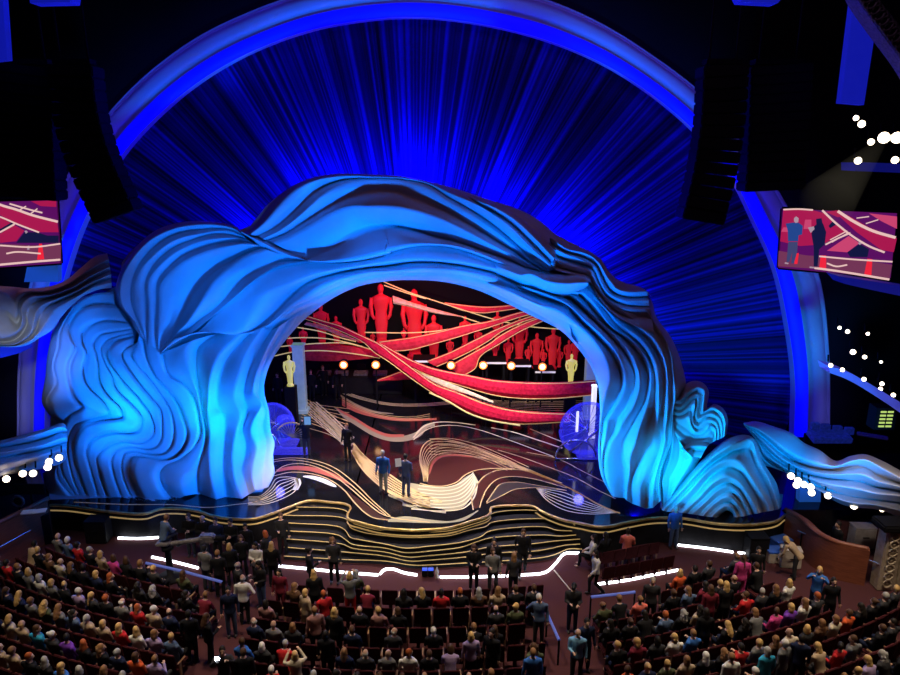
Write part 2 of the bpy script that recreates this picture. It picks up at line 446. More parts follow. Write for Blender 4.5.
UR = [
 (tr('I', 400,135, 470,160, 560,190, 680,250, 780,330, 880,435), .25),
 (tr('I', 405,140, 480,175, 565,208, 672,272, 770,362, 872,468), -.3),
 (tr('I', 410,146, 480,187, 560,230, 662,298, 758,392, 858,490), .1),
 (tr('I', 415,150, 485,196, 560,243, 655,312, 748,405, 850,500), -.2),
 (tr('I', 420,156, 490,204, 560,255, 650,326, 742,418, 845,508), .2),
]
fold_family('upper_ribs', UR, arch, 'facet', n=60, K=5, fwd=-.8, taper=.25)

# ---- backing shell that everything is fixed to
outer = [(44,500),(50,430),(55,350),(70,320),(100,295),(118,285),(122,262),(140,243),(160,228),(185,222),(225,224),(244,230),(268,204),(290,188),(320,176),(365,174),
         (410,178),(450,187),(490,200),(520,210),(545,228),(570,242),(600,258),(612,276),(640,290),(652,300),(655,320),(670,336),(680,360),(686,384),(678,400),(674,420),(672,440),(664,470),(662,500)]
inner = [(262,492),(273,470),(271,440),(264,410),(264,385),(272,360),(290,335),(310,314),(330,298),(360,286),(390,281),(420,280),(450,283),(480,291),(500,300),(530,315),(560,330),(575,345),(590,365),(598,385),(600,420),(598,450),(601,475),(611,495)]
n = 90
O_, I_ = smooth_curve(outer, n), smooth_curve(inner, n)
V, F, rows = [], [], 14
for i in range(rows + 1):
    t = i / rows
    for j in range(n):
        q = O_[j] * (1 - t) + I_[j] * t
        V.append(arch_pt(q[0], q[1], .55 - .25 * math.sin(math.pi * t)))
for j in range(n):                                      # opening returns back to the stage
    q = I_[j]; p = arch_pt(q[0], q[1], .55); V.append(flare(p, 1.2))
for i in range(rows + 1):
    for j in range(n - 1):
        F.append((i * n + j, (i + 1) * n + j, (i + 1) * n + j + 1, i * n + j + 1))
mesh('backing_shell', V, F, WAVE, arch, True)

# ---- free standing mound and swirl at the right
mound = thing('wave_mound', 'low blue-lit mound of nested wave ridges right of the arch', 'stage sculpture', (9.6, 24.2, STAGE_Z))
ym = lambda px, py: 24.15
MD = [
 (tr('M', 2,600, 90,495, 190,385, 300,297, 380,283, 420,310, 450,400, 510,500, 528,596), .5),
 (tr('M', 12,612, 90,530, 170,440, 250,365, 330,320, 395,300, 425,380, 480,490, 518,606), 'R'),
 (tr('M', 25,615, 110,530, 190,440, 260,385, 330,352, 385,350, 415,420, 470,520, 500,610), 'V'),
 (tr('M', 40,618, 130,525, 215,435, 290,395, 345,402, 390,460, 430,520, 465,570, 480,614), 'R'),
 (tr('M', 70,620, 150,545, 225,460, 290,425, 345,440, 385,495, 425,560, 450,618), 'V'),
 (tr('M', 95,622, 165,560, 230,492, 290,465, 340,485, 380,535, 415,590, 428,624), 'R'),
 (tr('M', 118,625, 180,570, 240,515, 295,492, 340,515, 375,565, 405,628), 'V'),
 (tr('M', 140,628, 200,572, 255,522, 300,507, 340,533, 370,580, 392,630), 'R'),
 (tr('M', 165,632, 215,585, 265,545, 305,532, 338,560, 362,600, 378,634), 'V'),
 (tr('M', 185,636, 230,588, 275,556, 308,552, 335,578, 358,610, 366,637), 'R'),
 (tr('M', 205,638, 245,600, 285,578, 310,580, 330,605, 345,639), 'V'),
 (tr('M', 222,640, 262,604, 290,590, 312,598, 328,620, 336,641), 'R'),
 (tr('M', 250,642, 275,622, 292,612, 308,618, 318,630, 322,643), 'V'),
]
fold_family('ridges', MD, mound, 'facet', n=90, K=5, amp=1.9, yb=ym, back=1.2)
sw = thing('wave_scroll', 'tall curled scroll of rippled blue-lit waves between arch and mound', 'stage sculpture', (8.6, 24.6, STAGE_Z))
ys = lambda px, py: 24.55
SWL = [
 (tr('M', 55,118, 85,110, 112,62, 150,47, 190,58, 213,95, 206,165, 235,148, 275,168, 296,215, 290,280), .45),
 (tr('M', 57,130, 85,133, 120,97, 158,75, 192,88, 192,130, 188,180, 232,165, 268,185, 284,225, 280,290), 'R'),
 (tr('M', 56,142, 88,148, 124,112, 160,92, 178,110, 175,160, 176,195, 225,178, 262,200, 276,240, 272,295), 'V'),
 (tr('M', 55,153, 90,162, 130,122, 160,105, 166,130, 160,180, 166,215, 215,190, 255,208, 270,250, 268,298), 'R'),
 (tr('M', 54,165, 90,175, 132,138, 156,125, 156,160, 150,210, 165,230, 210,205, 248,218, 262,260, 262,300), 'V'),
 (tr('M', 54,180, 90,187, 132,155, 150,150, 148,190, 142,228, 168,246, 208,218, 242,228, 256,268, 256,303), 'R'),
 (tr('M', 54,195, 92,200, 130,180, 140,195, 138,230, 158,256, 186,252, 215,232, 240,242, 250,275, 248,306), 'V'),
 (tr('M', 54,208, 94,213, 126,205, 134,240, 158,270, 190,266, 220,245, 240,258, 244,285, 240,310), 'R'),
 (tr('M', 55,225, 88,238, 118,258, 150,280, 190,278, 222,262, 236,275, 236,295, 230,314), 'V'),
 (tr('M', 56,240, 82,262, 115,290, 150,305, 190,300, 215,290, 228,300, 224,318), -.05),
 (tr('M', 58,262, 80,290, 112,322, 145,330, 178,322, 205,315, 218,320), 'R'),
 (tr('M', 60,285, 78,312, 108,345, 140,352, 170,345, 200,335, 210,328), .1),
 (tr('M', 58,320, 70,350, 100,380, 135,385, 165,365, 195,345), .25),
]
fold_family('ripples', SWL, sw, 'facet', n=100, K=6, amp=1.0, yb=ys, back=1.0)
VL = [
 (tr('M', 56,200, 50,260, 40,350, 14,430, 6,490, 6,560, 10,606), .5),
 (tr('M', 58,230, 56,290, 48,370, 26,440, 10,490, 16,520, 14,606), 'R'),
 (tr('M', 62,250, 68,310, 60,380, 38,440, 22,480, 24,505, 18,608), 'V'),
 (tr('M', 68,270, 84,330, 80,390, 60,440, 40,470, 40,500, 22,609), .15),
 (tr('M', 80,300, 106,350, 110,390, 90,440, 62,480, 50,510, 28,610), .1),
 (tr('M', 110,350, 140,385, 130,410, 105,450, 80,490, 58,530, 32,611), 'R'),
 (tr('M', 190,345, 175,385, 150,425, 120,465, 90,510, 62,550, 36,612), .6),
]
fold_family('trough', VL, sw, 'facet', n=80, K=6, amp=.8, yb=lambda px, py: 24.35, back=.8)

TF = [
 (tr('M', 92,345, 118,318, 150,310, 185,312, 215,318), .0),
 (tr('M', 98,352, 125,338, 155,332, 185,332, 205,335), -.25),
 (tr('M', 104,362, 130,352, 158,348, 180,348, 195,350), -.05),
 (tr('M', 110,395, 130,385, 150,378, 165,378, 178,384), -.2),
]
fold_family('trough_lip', TF, sw, 'facet', n=40, K=5, yb=lambda px, py: 24.4, back=.6)

# ---- hanging wing banners at both sides
def wing(name, label, fams, yb, loc, partnames, ds=1.5, **k):
    w = thing(name, label, 'stage sculpture', loc)
    for pn, f in zip(partnames, fams):
        f = [(c, d * ds if abs(d) < .3 else d) for c, d in f]
        fold_family(pn, f, w, 'facet', n=90, K=6, yb=yb, **k)
    return w
yl = lambda px, py: 25.2 - max(0, 110 - px) * .022
UL = [
 (tr('A', 602,75, 540,90, 450,160, 380,220, 300,255, 180,272, 80,264, 0,258, -60,250), .35),
 (tr('A', 612,110, 500,170, 380,250, 250,290, 150,290, 90,320, 85,360, 30,300, -20,290, -60,290), -.1),
 (tr('A', 615,130, 505,192, 385,265, 260,302, 160,305, 110,335, 95,380, 110,440, 90,470, 40,410, -60,380), .1),
 (tr('A', 618,150, 508,205, 390,275, 270,312, 180,318, 135,350, 120,390, 128,440, 105,500, 40,540, -60,540), -.22),
 (tr('A', 622,172, 515,222, 405,288, 295,325, 215,345, 165,380, 150,420, 152,470, 120,530, 60,570, -60,570), .1),
 (tr('A', 625,192, 520,237, 420,292, 320,332, 245,360, 205,400, 192,450, 180,510, 130,560, 70,588, -60,585), -.25),
 (tr('A', 626,215, 525,248, 430,300, 340,340, 270,375, 232,420, 215,470, 195,520, 140,568, 75,593, -60,588), .08),
 (tr('A', 627,240, 535,262, 450,310, 372,352, 305,392, 270,440, 245,485, 212,530, 150,577, 80,598, -60,592), -.2),
 (tr('A', 628,270, 560,278, 470,315, 400,372, 340,440, 295,505, 232,545, 155,590, 80,603, -60,598), .35),
]
wing('wave_banner', 'grey-blue rippled wave banner flying across the upper left box', [UL], yl, tuple(at(50, 300, 24.5)), ['ripple_folds'], back=.5)
LL = [
 (tr('B', -60,632, 0,622, 120,590, 250,555, 355,523, 375,545), .3),
 (tr('B', -60,650, 0,640, 120,610, 250,572, 350,545, 375,560), -.15),
 (tr('B', -60,668, 0,660, 130,640, 260,608, 345,575, 375,580), .12),
 (tr('B', -60,700, 0,690, 140,668, 260,640, 345,610, 376,605), -.2),
 (tr('B', -60,725, 0,715, 140,693, 260,668, 345,640, 376,630), .1),
 (tr('B', -60,765, 0,752, 140,725, 260,695, 345,672, 374,660), -.2),
 (tr('B', -60,800, 0,790, 140,760, 260,735, 345,710, 372,690), .1),
 (tr('B', -60,840, 0,826, 140,796, 260,776, 345,750, 370,725), .35),
]
wing('wave_banner', 'low streaked wave banner over the wooden box at far left', [LL], lambda px, py: 24.6 - max(0, 70 - px) * .02, tuple(at(30, 450, 24)), ['ripple_folds'], back=.5)
yr = lambda px, py: 25.4 - max(0, px - 740) * .02
RL = [
 (tr('N', 20,128, 90,120, 200,152, 290,186, 360,240, 450,282, 540,342, 620,315, 700,305, 800,342, 900,395, 960,420), .4),
 (tr('N', 20,136, 90,160, 170,215, 250,280, 340,330, 440,360, 540,372, 620,345, 700,335, 800,385, 900,440, 960,470), -.15),
 (tr('N', 22,142, 90,180, 165,240, 240,305, 330,355, 430,385, 540,395, 620,380, 700,380, 790,430, 900,470, 960,500), .12),
 (tr('N', 26,148, 90,195, 160,262, 230,325, 320,375, 420,405, 530,418, 610,415, 690,420, 780,460, 900,490, 960,520), -.22),
 (tr('N', 32,155, 90,210, 150,280, 225,345, 315,395, 410,425, 520,445, 600,450, 680,460, 770,490, 900,515, 960,540), .1),
 (tr('N', 42,165, 92,225, 140,300, 220,362, 310,410, 400,445, 510,475, 600,490, 680,505, 760,525, 900,540, 960,560), -.22),
 (tr('N', 55,178, 95,240, 135,318, 215,375, 305,422, 390,465, 500,505, 590,535, 670,550, 750,560, 900,580, 960,600), .1),
 (tr('N', 75,205, 98,255, 132,335, 215,388, 300,430, 380,478, 490,530, 580,565, 660,582, 750,588, 900,620, 960,640), -.15),
 (tr('N', 100,258, 108,300, 132,362, 180,380, 240,402, 330,435, 450,512, 560,582, 650,605, 745,612, 830,632, 900,662, 960,690), .4),
]
wing('wave_banner', 'long draped wave banner sweeping down over the right hand box', [RL], yr, tuple(at(820, 460, 24)), ['ripple_folds'], back=.5, ds=2.4)
# ================================================================ shell of the hall
BLACK = mat('black_paint', (.006, .006, .008), .7, spec=.15)
DARK = mat('dark_wall', (.012, .011, .014), .8, spec=.1)

# floor, walls, ceiling
CARPET = noise_mat('maroon_carpet', (.05, .017, .02), (.085, .03, .034), 60., .95, spec=.1)
struct(mesh('floor', [(-22, 3, 0), (22, 3, 0), (22, 42, 0), (-22, 42, 0)], [(0, 1, 2, 3)], CARPET))
struct(mesh('wall_back', [(-22, 42, 0), (22, 42, 0), (22, 42, 26), (-22, 42, 26)], [(0, 1, 2, 3)], DARK))
struct(mesh('wall_left', [(-22, 3, 0), (-22, 42, 0), (-22, 42, 26), (-22, 3, 26)], [(0, 1, 2, 3)], DARK))
struct(mesh('wall_right', [(22, 3, 0), (22, 42, 0), (22, 42, 26), (22, 3, 26)], [(0, 1, 2, 3)], DARK))
struct(mesh('ceiling', [(-22, 3, 26), (22, 3, 26), (22, 42, 26), (-22, 42, 26)], [(0, 1, 2, 3)], DARK))

# proscenium: outer moulding ring with black wall around it
YR = 30.0
inn = [(44,436),(46,380),(52,330),(64,278),(80,230),(97,195),(118,160),(145,128),(190,88),(240,57),(300,33),(350,22),(410,17),(470,22),(540,38),(600,62),(650,93),(697,133),(733,178),(755,222),(776,270),(789,330),(795,380),(794,436)]
out = [(18,436),(19,370),(24,320),(34,270),(50,215),(70,172),(90,140),(111,111),(150,72),(200,36),(250,12),(300,-6),(350,-17),(410,-22),(470,-17),(520,-7),(550,1),(600,23),(650,54),(700,92),(745,140),(783,200),(806,245),(820,283),(828,350),(829,436)]
n = 160
IN = [at(p[0], p[1], YR) for p in smooth_curve(inn, n)]
OU = [at(p[0], p[1], YR) for p in smooth_curve(out, n)]
RINGM = mat('blue_lit_plaster', (.62, .62, .66), .45, spec=.4)
prof = [(0, .5), (0, 0), (.05, -.12), (.30, -.16), (.36, -.10), (.38, .04), (.42, .06), (.46, -.12), (.52, -.2), (.70, -.3), (.86, -.2), (.90, -.02), (.93, -.02), (.96, -.14), (1.0, -.1), (1.0, .4)]
V, F = [], []
for t, d in prof:
    for j in range(n):
        p = IN[j].lerp(OU[j], t); V.append((p.x, p.y + d, p.z))
for i in range(len(prof) - 1):
    for j in range(n - 1):
        F.append((i * n + j, (i + 1) * n + j, (i + 1) * n + j + 1, i * n + j + 1))
ring = struct(mesh('trim_proscenium', V, F, RINGM, None, True))
ring.data.materials.append(mat('blue_cove_light', (.05, .05, .5), .6, emit=(.0, .0, 1.), es=.85))
for f in ring.data.polygons:
    if f.index // (n - 1) in (1, 2, 3):
        f.material_index = 1
V = [(p.x, YR + .1, p.z) for p in OU]; F = []
cx, cz = -1.6, 5.0
for p in OU:
    dx, dz = p.x - cx, p.z - cz
    k = 34 / max(abs(dx), abs(dz), .01)
    V.append((cx + dx * k, YR + .1, cz + dz * k))
F = [(j, n + j, n + j + 1, j + 1) for j in range(n - 1)]
struct(mesh('wall_proscenium', V, F, BLACK))

# house curtain: radial pleats, uplight streaks put into the cloth colour
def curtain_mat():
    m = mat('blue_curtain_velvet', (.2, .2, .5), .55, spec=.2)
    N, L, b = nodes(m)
    at_ = N.new('ShaderNodeAttribute'); at_.attribute_name = 'light_streak'
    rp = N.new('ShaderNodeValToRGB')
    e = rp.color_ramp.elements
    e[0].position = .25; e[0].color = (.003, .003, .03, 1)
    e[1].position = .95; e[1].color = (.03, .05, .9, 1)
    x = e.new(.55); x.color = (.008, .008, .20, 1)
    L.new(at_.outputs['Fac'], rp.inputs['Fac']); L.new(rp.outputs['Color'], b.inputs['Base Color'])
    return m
CC = at(415, 365, YR + .6)
na, nr = 1800, 12
V, F, A = [], [], []
r = np.random.RandomState(3)
def smooth_noise(n, k):
    x = r.rand(n // k + 3); xs = np.linspace(0, n / k, n)
    return np.interp(xs, np.arange(len(x)), x)
streaks = .50 * smooth_noise(na, 2) + .30 * smooth_noise(na, 6) + .20 * smooth_noise(na, 60)
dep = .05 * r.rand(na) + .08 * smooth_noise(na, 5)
inp = np.array([(p.x, p.z) for p in IN])
ia = np.unwrap(np.arctan2(inp[:, 1] - CC.z, inp[:, 0] - CC.x))
ir = np.hypot(inp[:, 1] - CC.z, inp[:, 0] - CC.x)
o_ = np.argsort(ia)
mid = np.array([tuple(at(*(O_[k] * .6 + I_[k] * .4), YR + .6)) for k in range(len(O_))])
ma = np.unwrap(np.arctan2(mid[:, 2] - CC.z, mid[:, 0] - CC.x)); mr_ = np.hypot(mid[:, 2] - CC.z, mid[:, 0] - CC.x)
if ma[0] < 0:
    ma += 2 * math.pi
mo = np.argsort(ma)
for i in range(nr):
    t = i / (nr - 1)
    for j in range(na):
        a = math.pi * 1.13 - (math.pi * 1.26) * j / (na - 1)
        rr_ = float(np.interp(a, ia[o_], ir[o_])) + .25
        q0 = float(np.interp(a, ma[mo], mr_[mo])); q = q0 * (1 - t) + rr_ * t
        V.append((CC.x + math.cos(a) * q, CC.y + dep[j] * (.4 + .6 * t), CC.z + math.sin(a) * q)); A.append(streaks[j])
for i in range(nr - 1):
    for j in range(na - 1):
        F.append((i * na + j, i * na + j + 1, (i + 1) * na + j + 1, (i + 1) * na + j))
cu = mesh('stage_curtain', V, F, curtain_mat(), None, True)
at_ = cu.data.attributes.new('light_streak', 'FLOAT', 'POINT'); at_.data.foreach_set('value', A)
tag(cu, 'vast blue radiating pleated curtain filling the round proscenium', 'curtain')

# opening in the curtain is behind the arch; black masking returns around the stage house
BD = mat('black_drape', (.008, .008, .010), .9, spec=.05)
struct(mesh('wall_backdrop', [at(230, 250, 39.5), at(660, 250, 39.5), at(660, 400, 39.5), at(230, 400, 39.5)], [(0, 1, 2, 3)], BD))
# ================================================================ stage
GOLD = noise_mat('gold_edge', (.55, .36, .10), (.85, .62, .25), 3., .35, .6, spec=.6)
GLOW = mat('gold_glow_line', (.70, .48, .18), .4, emit=(1., .66, .24), es=.22)
CREAM = mat('cream_line', (.80, .70, .50), .4, emit=(1., .85, .55), es=.10)
GLOSS = noise_mat('black_gloss_floor', (.006, .006, .008), (.012, .012, .016), 2., .09, spec=.6)
RISER = noise_mat('black_riser', (.008, .008, .010), (.014, .013, .016), 4., .7, spec=.15)
EDGE = tr('F', 20,505, 65,505, 110,511, 145,513, 160,508.5, 181,508, 200,511, 212,515, 232,518, 254,518, 275,512, 300,502.5, 310,500, 330,501.6, 347,504, 351,507, 347.5,514, 348,518,
          360,522, 380,527, 410,529.6, 430,529, 450,527, 470,521, 488,515, 491,511, 490,508, 496,506, 516,505, 534,506, 542,511, 562,519, 582,523, 594,525.5, 607,526, 626,522,
          651,517.6, 668,517, 685,518, 717,523, 752,524, 777,520, 785,514)
E3 = [fl(x, y) for x, y in smooth_curve(EDGE, 260)]

def slab(name, front, zt, zb, yback, m, parent=None):
    """platform with a traced front outline"""
    V = [(p[0], p[1], zt) for p in front] + [(p[0], p[1], zb) for p in front]
    k = len(front)
    V += [(front[0][0], yback, zt), (front[-1][0], yback, zt)]
    F = [(i, k + i, k + i + 1, i + 1) for i in range(k - 1)]
    # top as strips back to a straight line
    b = len(V)
    V += [(p[0], yback, zt) for p in front]
    F += [(i, i + 1, b + i + 1, b + i) for i in range(k - 1)]
    o = mesh(name, V, F, m, parent)
    o.data.materials.append(RISER)
    for f in o.data.polygons:
        if abs(f.normal.z) < .3: f.material_index = 1
    return o

sf = struct(slab('stage_floor', E3, STAGE_Z, 0, 41.5, GLOSS))
for side, x0, x1 in (('left', -21.5, E3[0].x), ('right', E3[-1].x, 21.5)):
    struct(mesh('stage_floor_' + side, [(x0, 24.6, STAGE_Z), (x1, 24.6, STAGE_Z), (x1, 41.5, STAGE_Z), (x0, 41.5, STAGE_Z), (x0, 24.6, 0), (x1, 24.6, 0)],
                [(0, 1, 2, 3), (0, 4, 5, 1)], GLOSS))
def rim(name, P, r, m, parent=None, dz=0., dy=0.):
    return MB().tube([(p[0], p[1] + dy, p[2] + dz) for p in P], r, 6).build(name, m, parent, True)
struct(rim('trim_stage', E3, .055, GOLD, None, -.02, -.02))
struct(rim('trim_stage', E3, .028, GLOW, None, -.24, -.03))

ST = [
 [(284,507), (300,507), (347,511.5), (350,521), (362,526), (380,530), (410,532.5), (430,532), (450,530.5), (470,525), (489,518), (491,514), (539,511), (550,517), (575,525)],
 [(284,515), (347,519.5), (350,527), (362,532), (380,535), (410,537.5), (430,537), (450,535.5), (470,530), (487,526), (490,523), (548,519), (556,522), (577,528)],
 [(284,522.6), (340,527), (346,531), (350,537), (362,540), (385,544), (405,548), (430,546), (462,542), (482,536), (487,532), (510,528), (546,527), (556,530), (577,531)],
 [(284,530.6), (338,535), (346,540), (352,544), (385,548), (405,552.5), (430,551), (462,547), (476,542), (490,538), (546,535), (560,536), (580,534.5)],
 [(284,538.6), (342,544), (352,548), (385,552), (408,557), (430,555.5), (465,552), (490,547), (530,544), (555,541), (580,539)],
 [(284,547), (345,552), (385,556), (410,561), (430,560), (465,557), (495,553), (535,551), (552,548), (566,545), (580,544)],
 [(284,556), (345,559.5), (385,561), (412,565), (430,565), (465,563), (500,561), (545,557), (556,554), (568,549), (582,549)],
]
for k, s in enumerate(ST):
    z = STAGE_Z * (1 - (k + 1) / 8)
    P = [fl(x, y, z) for x, y in smooth_curve(s, 120)]
    o = struct(slab('stage_step', P, z, 0, 25.2, RISER))
    MB().tube([(p.x, p.y - .01, p.z + .005) for p in P], .015, 6).build('gold_nosing', GLOW, o, True)

# white light strips at the foot of the stage
LEDM = mat('white_light_strip', (1, 1, 1), .4, emit=(.88, .92, 1.), es=6.)
def strip(px, label, z=.05, grp=None, sec=(.05, .05), w=0):
    P = [fl(x, y, z) for x, y in smooth_curve(px, max(12, len(px) * 8))]
    o = MB().tube(P, .045, 6).build('light_strip', LEDM, None, True)
    tag(o, label, 'light strip', grp)
    return o
strip(tr('F', 279,566, 300,568, 340,572, 378,575), 'white light strip along the foot of the left hand stage steps')
strip(tr('F', 380,574, 384,570, 392,569, 405,573, 417,575), 'short wavy white light strip below the middle of the steps')
strip(tr('F', 440,577, 470,577, 520,575, 546,572, 556,563, 564,554, 580,553), 'white light strip bending round the right hand stage steps')
strip(tr('F', 118,538, 140,538.5, 165,537), 'white light strip low on the black stage front, farthest left')
strip(tr('F', 152,557, 175,562, 198,568), 'white light strip behind the camera crane on carpet at left')
strip(tr('F', 678,545, 705,548, 733,552), 'white light strip under the stage front beside the person in blue')
strip(tr('F', 738,552.5, 745,553.5), 'stub of white light strip next to the black floor speaker', grp=None)
strip(tr('F', 598,584, 625,580.5, 650,575.5, 678,570), 'white light strip on carpet behind the two angled seat rows')

# ---- floor graphics, traced on the stage floor
def inlay_line(name, P, w, m, lift=.006, n=60, taper=False):
    P = smooth_curve(P, n)
    Q = [fl(x, y) for x, y in P]
    V, F = [], []
    for i, q in enumerate(Q):
        t = (Q[min(i + 1, n - 1)] - Q[max(i - 1, 0)]); t.z = 0; t.normalize()
        s = Vector((-t.y, t.x, 0)) * w * .5 * ((math.sin(math.pi * (i + .5) / n) ** .4) if taper else 1)
        V += [(q.x + s.x, q.y + s.y, STAGE_Z + lift), (q.x - s.x, q.y - s.y, STAGE_Z + lift)]
    F = [(2 * i, 2 * i + 1, 2 * i + 3, 2 * i + 2) for i in range(n - 1)]
    return V, F
def inlay_fill(a, b, lift=.003, n=50):
    A, B = smooth_curve(a, n), smooth_curve(b, n)
    V = []
    for i in range(n):
        p, q = fl(*A[i]), fl(*B[i])
        V += [(p.x, p.y, STAGE_Z + lift), (q.x, q.y, STAGE_Z + lift)]
    return V, [(2 * i, 2 * i + 1, 2 * i + 3, 2 * i + 2) for i in range(n - 1)]
def between(a, b, k, n=60):
    A, B = smooth_curve(a, n), smooth_curve(b, n)
    return [[tuple(A[i] * (1 - (j / (k - 1))) + B[i] * (j / (k - 1))) for i in range(n)] for j in range(k)]

gold_l, cream_l, white_l = MB(), MB(), MB()
def L_(mb, P, w=.06, **k): mb.add(*inlay_line('', P, w, None, **k))
maroon_f, dark_f, red_f, grey_f, lite_f = MB(), MB(), MB(), MB(), MB()
# centre whirl
wt0 = tr('W', 20,412, 12,370, 0,320, 8,262, 40,228, 100,222, 200,242, 350,302, 500,362, 650,432, 800,512, 900,556)
wt1 = tr('W', 30,414, 38,370, 48,330, 80,300, 150,290, 250,300, 360,328, 470,362, 600,410, 700,455, 800,515, 900,557)
for i, c in enumerate(between(wt0, wt1, 8)):
    L_(gold_l, c, .06 if i in (0, 7) else .035)
L_(red_f, tr('W', 40,380, 52,335, 85,303, 150,293, 240,302), .22, taper=True)
maroon_f.add(*inlay_fill(tr('W', 30,414, 45,340, 80,302, 150,292, 250,302, 340,325, 420,350), tr('W', 40,425, 100,432, 160,415, 200,385, 240,365, 300,356, 420,354)))
L_(gold_l, tr('W', 0,420, 40,430, 110,432, 165,415, 200,385, 240,365, 300,355, 420,355, 520,375, 640,420), .07)
w0 = tr('W', -5,430, 100,440, 170,425, 215,395, 240,372); w1 = tr('W', -40,535, 100,545, 200,530, 245,480, 260,410)
lite_f.add(*inlay_fill(tr('W', -60,415, 40,432, 110,436, 165,422, 200,395, 225,380), tr('W', -80,520, 20,540, 110,545, 190,530, 225,490, 240,430)))
for c in between(w0, w1, 8):
    L_(cream_l, c, .06)
maroon_f.add(*inlay_fill(tr('W', 245,535, 232,480, 255,430, 290,388, 350,364, 450,362, 560,396, 660,440), tr('W', 262,530, 270,500, 300,440, 345,402, 400,390, 480,395, 560,412, 660,442)))
L_(gold_l, tr('W', 240,540, 232,480, 255,430, 290,388, 350,362, 450,360, 560,395, 680,445, 800,513), .05)
L_(gold_l, tr('W', 268,530, 280,490, 305,440, 345,403, 400,390, 480,395, 560,412, 660,442), .05)
g0 = tr('W', 300,505, 330,460, 360,425, 430,415, 500,425, 650,450); g1 = tr('W', 300,510, 370,475, 420,450, 470,442, 530,440, 660,452)
grey_f.add(*inlay_fill(g0, g1))
L_(gold_l, g0, .04); L_(gold_l, g1, .04)
for c in between(tr('W', 525,443, 570,495, 650,540, 760,558, 900,552), tr('W', 525,443, 640,460, 740,500, 820,530, 900,552), 6):
    L_(cream_l, c, .045)
# bright front ribbon and its diagonal tails
lite_f.add(*inlay_fill(tr('Q', 690,645, 780,632, 900,648, 1000,655, 'W', 130,592, 200,572, 262,540), tr('Q', 690,660, 780,662, 900,666, 1000,664, 'W', 130,602, 200,586, 262,546)))
L_(gold_l, tr('Q', 515,265, 560,320, 620,370, 700,425, 790,485, 880,530, 960,560, 'W', 60,505), .10)
L_(gold_l, tr('Q', 508,300, 560,390, 640,470, 720,525, 800,560, 900,590), .12)
for c in between(tr('Q', 520,280, 600,365, 700,440, 800,500, 900,545), tr('Q', 512,310, 570,390, 650,470, 740,525, 840,570, 900,590), 6):
    L_(gold_l, c, .085)
lite_f.add(*inlay_fill(tr('Q', 690,520, 780,550, 900,585, 980,600), tr('Q', 690,530, 780,568, 900,606, 980,618)))
# left whirl
L_(gold_l, tr('Q', 110,430, 160,385, 240,368, 330,385, 420,430, 500,490, 580,560, 650,615, 720,640, 900,662), .06)
for c in between(tr('Q', 110,360, 200,350, 300,362, 400,398, 500,470, 600,560, 680,625), tr('Q', 110,350, 200,340, 310,350, 420,388, 520,462, 620,560, 700,630), 2):
    L_(gold_l, c, .05)
red_f.add(*inlay_fill(tr('Q', 130,398, 200,382, 290,382, 380,402, 450,435, 505,470), tr('Q', 135,410, 200,400, 290,405, 370,425, 440,450, 500,475)))
L_(gold_l, tr('Q', 120,430, 200,412, 300,418, 390,445, 470,500, 520,560, 570,610, 620,640, 690,650), .06)
maroon_f.add(*inlay_fill(tr('Q', 480,498, 550,550, 610,595, 660,630, 700,645), tr('Q', 500,520, 535,570, 575,610, 625,640, 690,648)))
L_(white_l, tr('Q', 265,432, 310,437, 370,455, 430,485), .30, taper=True)
L_(white_l, tr('Q', 225,500, 240,470, 235,445), .25)
for c in between(tr('Q', -10,535, 50,530, 100,490, 130,445, 180,435, 230,440), tr('Q', -10,575, 80,570, 170,540, 225,505, 243,470, 235,442), 7):
    L_(cream_l, c, .045)
L_(gold_l, tr('C', 190,575, 480,588, 760,590, 'D', 200,592, 380,605, 540,588, 640,575, 720,545), .05)
# lines at mid stage
L_(cream_l, tr('W', -30,215, 10,170, 60,148, 140,145, 250,158), .10)
L_(cream_l, tr('W', -30,225, 20,185, 70,165, 160,160, 260,178, 400,225, 600,300), .06)
L_(cream_l, tr('W', 320,170, 420,190, 520,222, 640,262), .10)
L_(cream_l, tr('W', 495,175, 580,210, 670,245), .08)
L_(gold_l, tr('W', 350,270, 450,300, 560,340, 700,395, 800,450, 880,490), .05)
L_(gold_l, tr('W', 480,280, 620,310, 740,370, 860,430), .04)
lite_f.add(*inlay_fill(tr('Q', 420,85, 500,130, 600,190, 680,225, 760,230, 830,210, 870,175, 920,160), tr('Q', 470,140, 540,185, 620,232, 700,256, 780,256, 850,232, 890,190, 925,180)))
red_f.add(*inlay_fill(tr('Q', 430,88, 520,135, 610,190, 690,220, 770,222), tr('Q', 450,110, 530,155, 615,207, 690,235, 770,235), .008))
for c in between(tr('Q', 460,40, 560,90, 680,125, 800,135, 900,120), tr('Q', 460,60, 560,105, 680,140, 800,150, 900,140), 3):
    L_(gold_l, c, .05)
for c in between(tr('Q', 280,110, 360,180, 420,230, 475,280), tr('Q', 340,90, 400,150, 450,200, 500,255), 7):
    L_(cream_l, c, .06)
lite_f.add(*inlay_fill(tr('Q', 380,150, 420,190, 470,245), tr('Q', 420,145, 455,190, 495,250)))
for c in between(tr('Q', 290,190, 400,225, 480,275), tr('Q', 280,60, 380,110, 470,150, 500,160), 4):
    L_(gold_l, c, .045)
for c in between(tr('d', -60,395, 80,400, 250,450, 450,490, 700,495, 900,480), tr('d', -60,370, 60,375, 240,430, 450,475, 700,478, 900,462), 3):
    L_(cream_l, c, .06)
red_f.add(*inlay_fill(tr('d', 90,440, 200,500, 330,550, 480,580, 650,590, 800,585), tr('d', 90,490, 200,545, 330,580, 480,605, 650,608, 800,600)))
lite_f.add(*inlay_fill(tr('d', 80,410, 200,480, 330,530, 470,550), tr('d', 80,425, 200,500, 330,545, 480,556)))
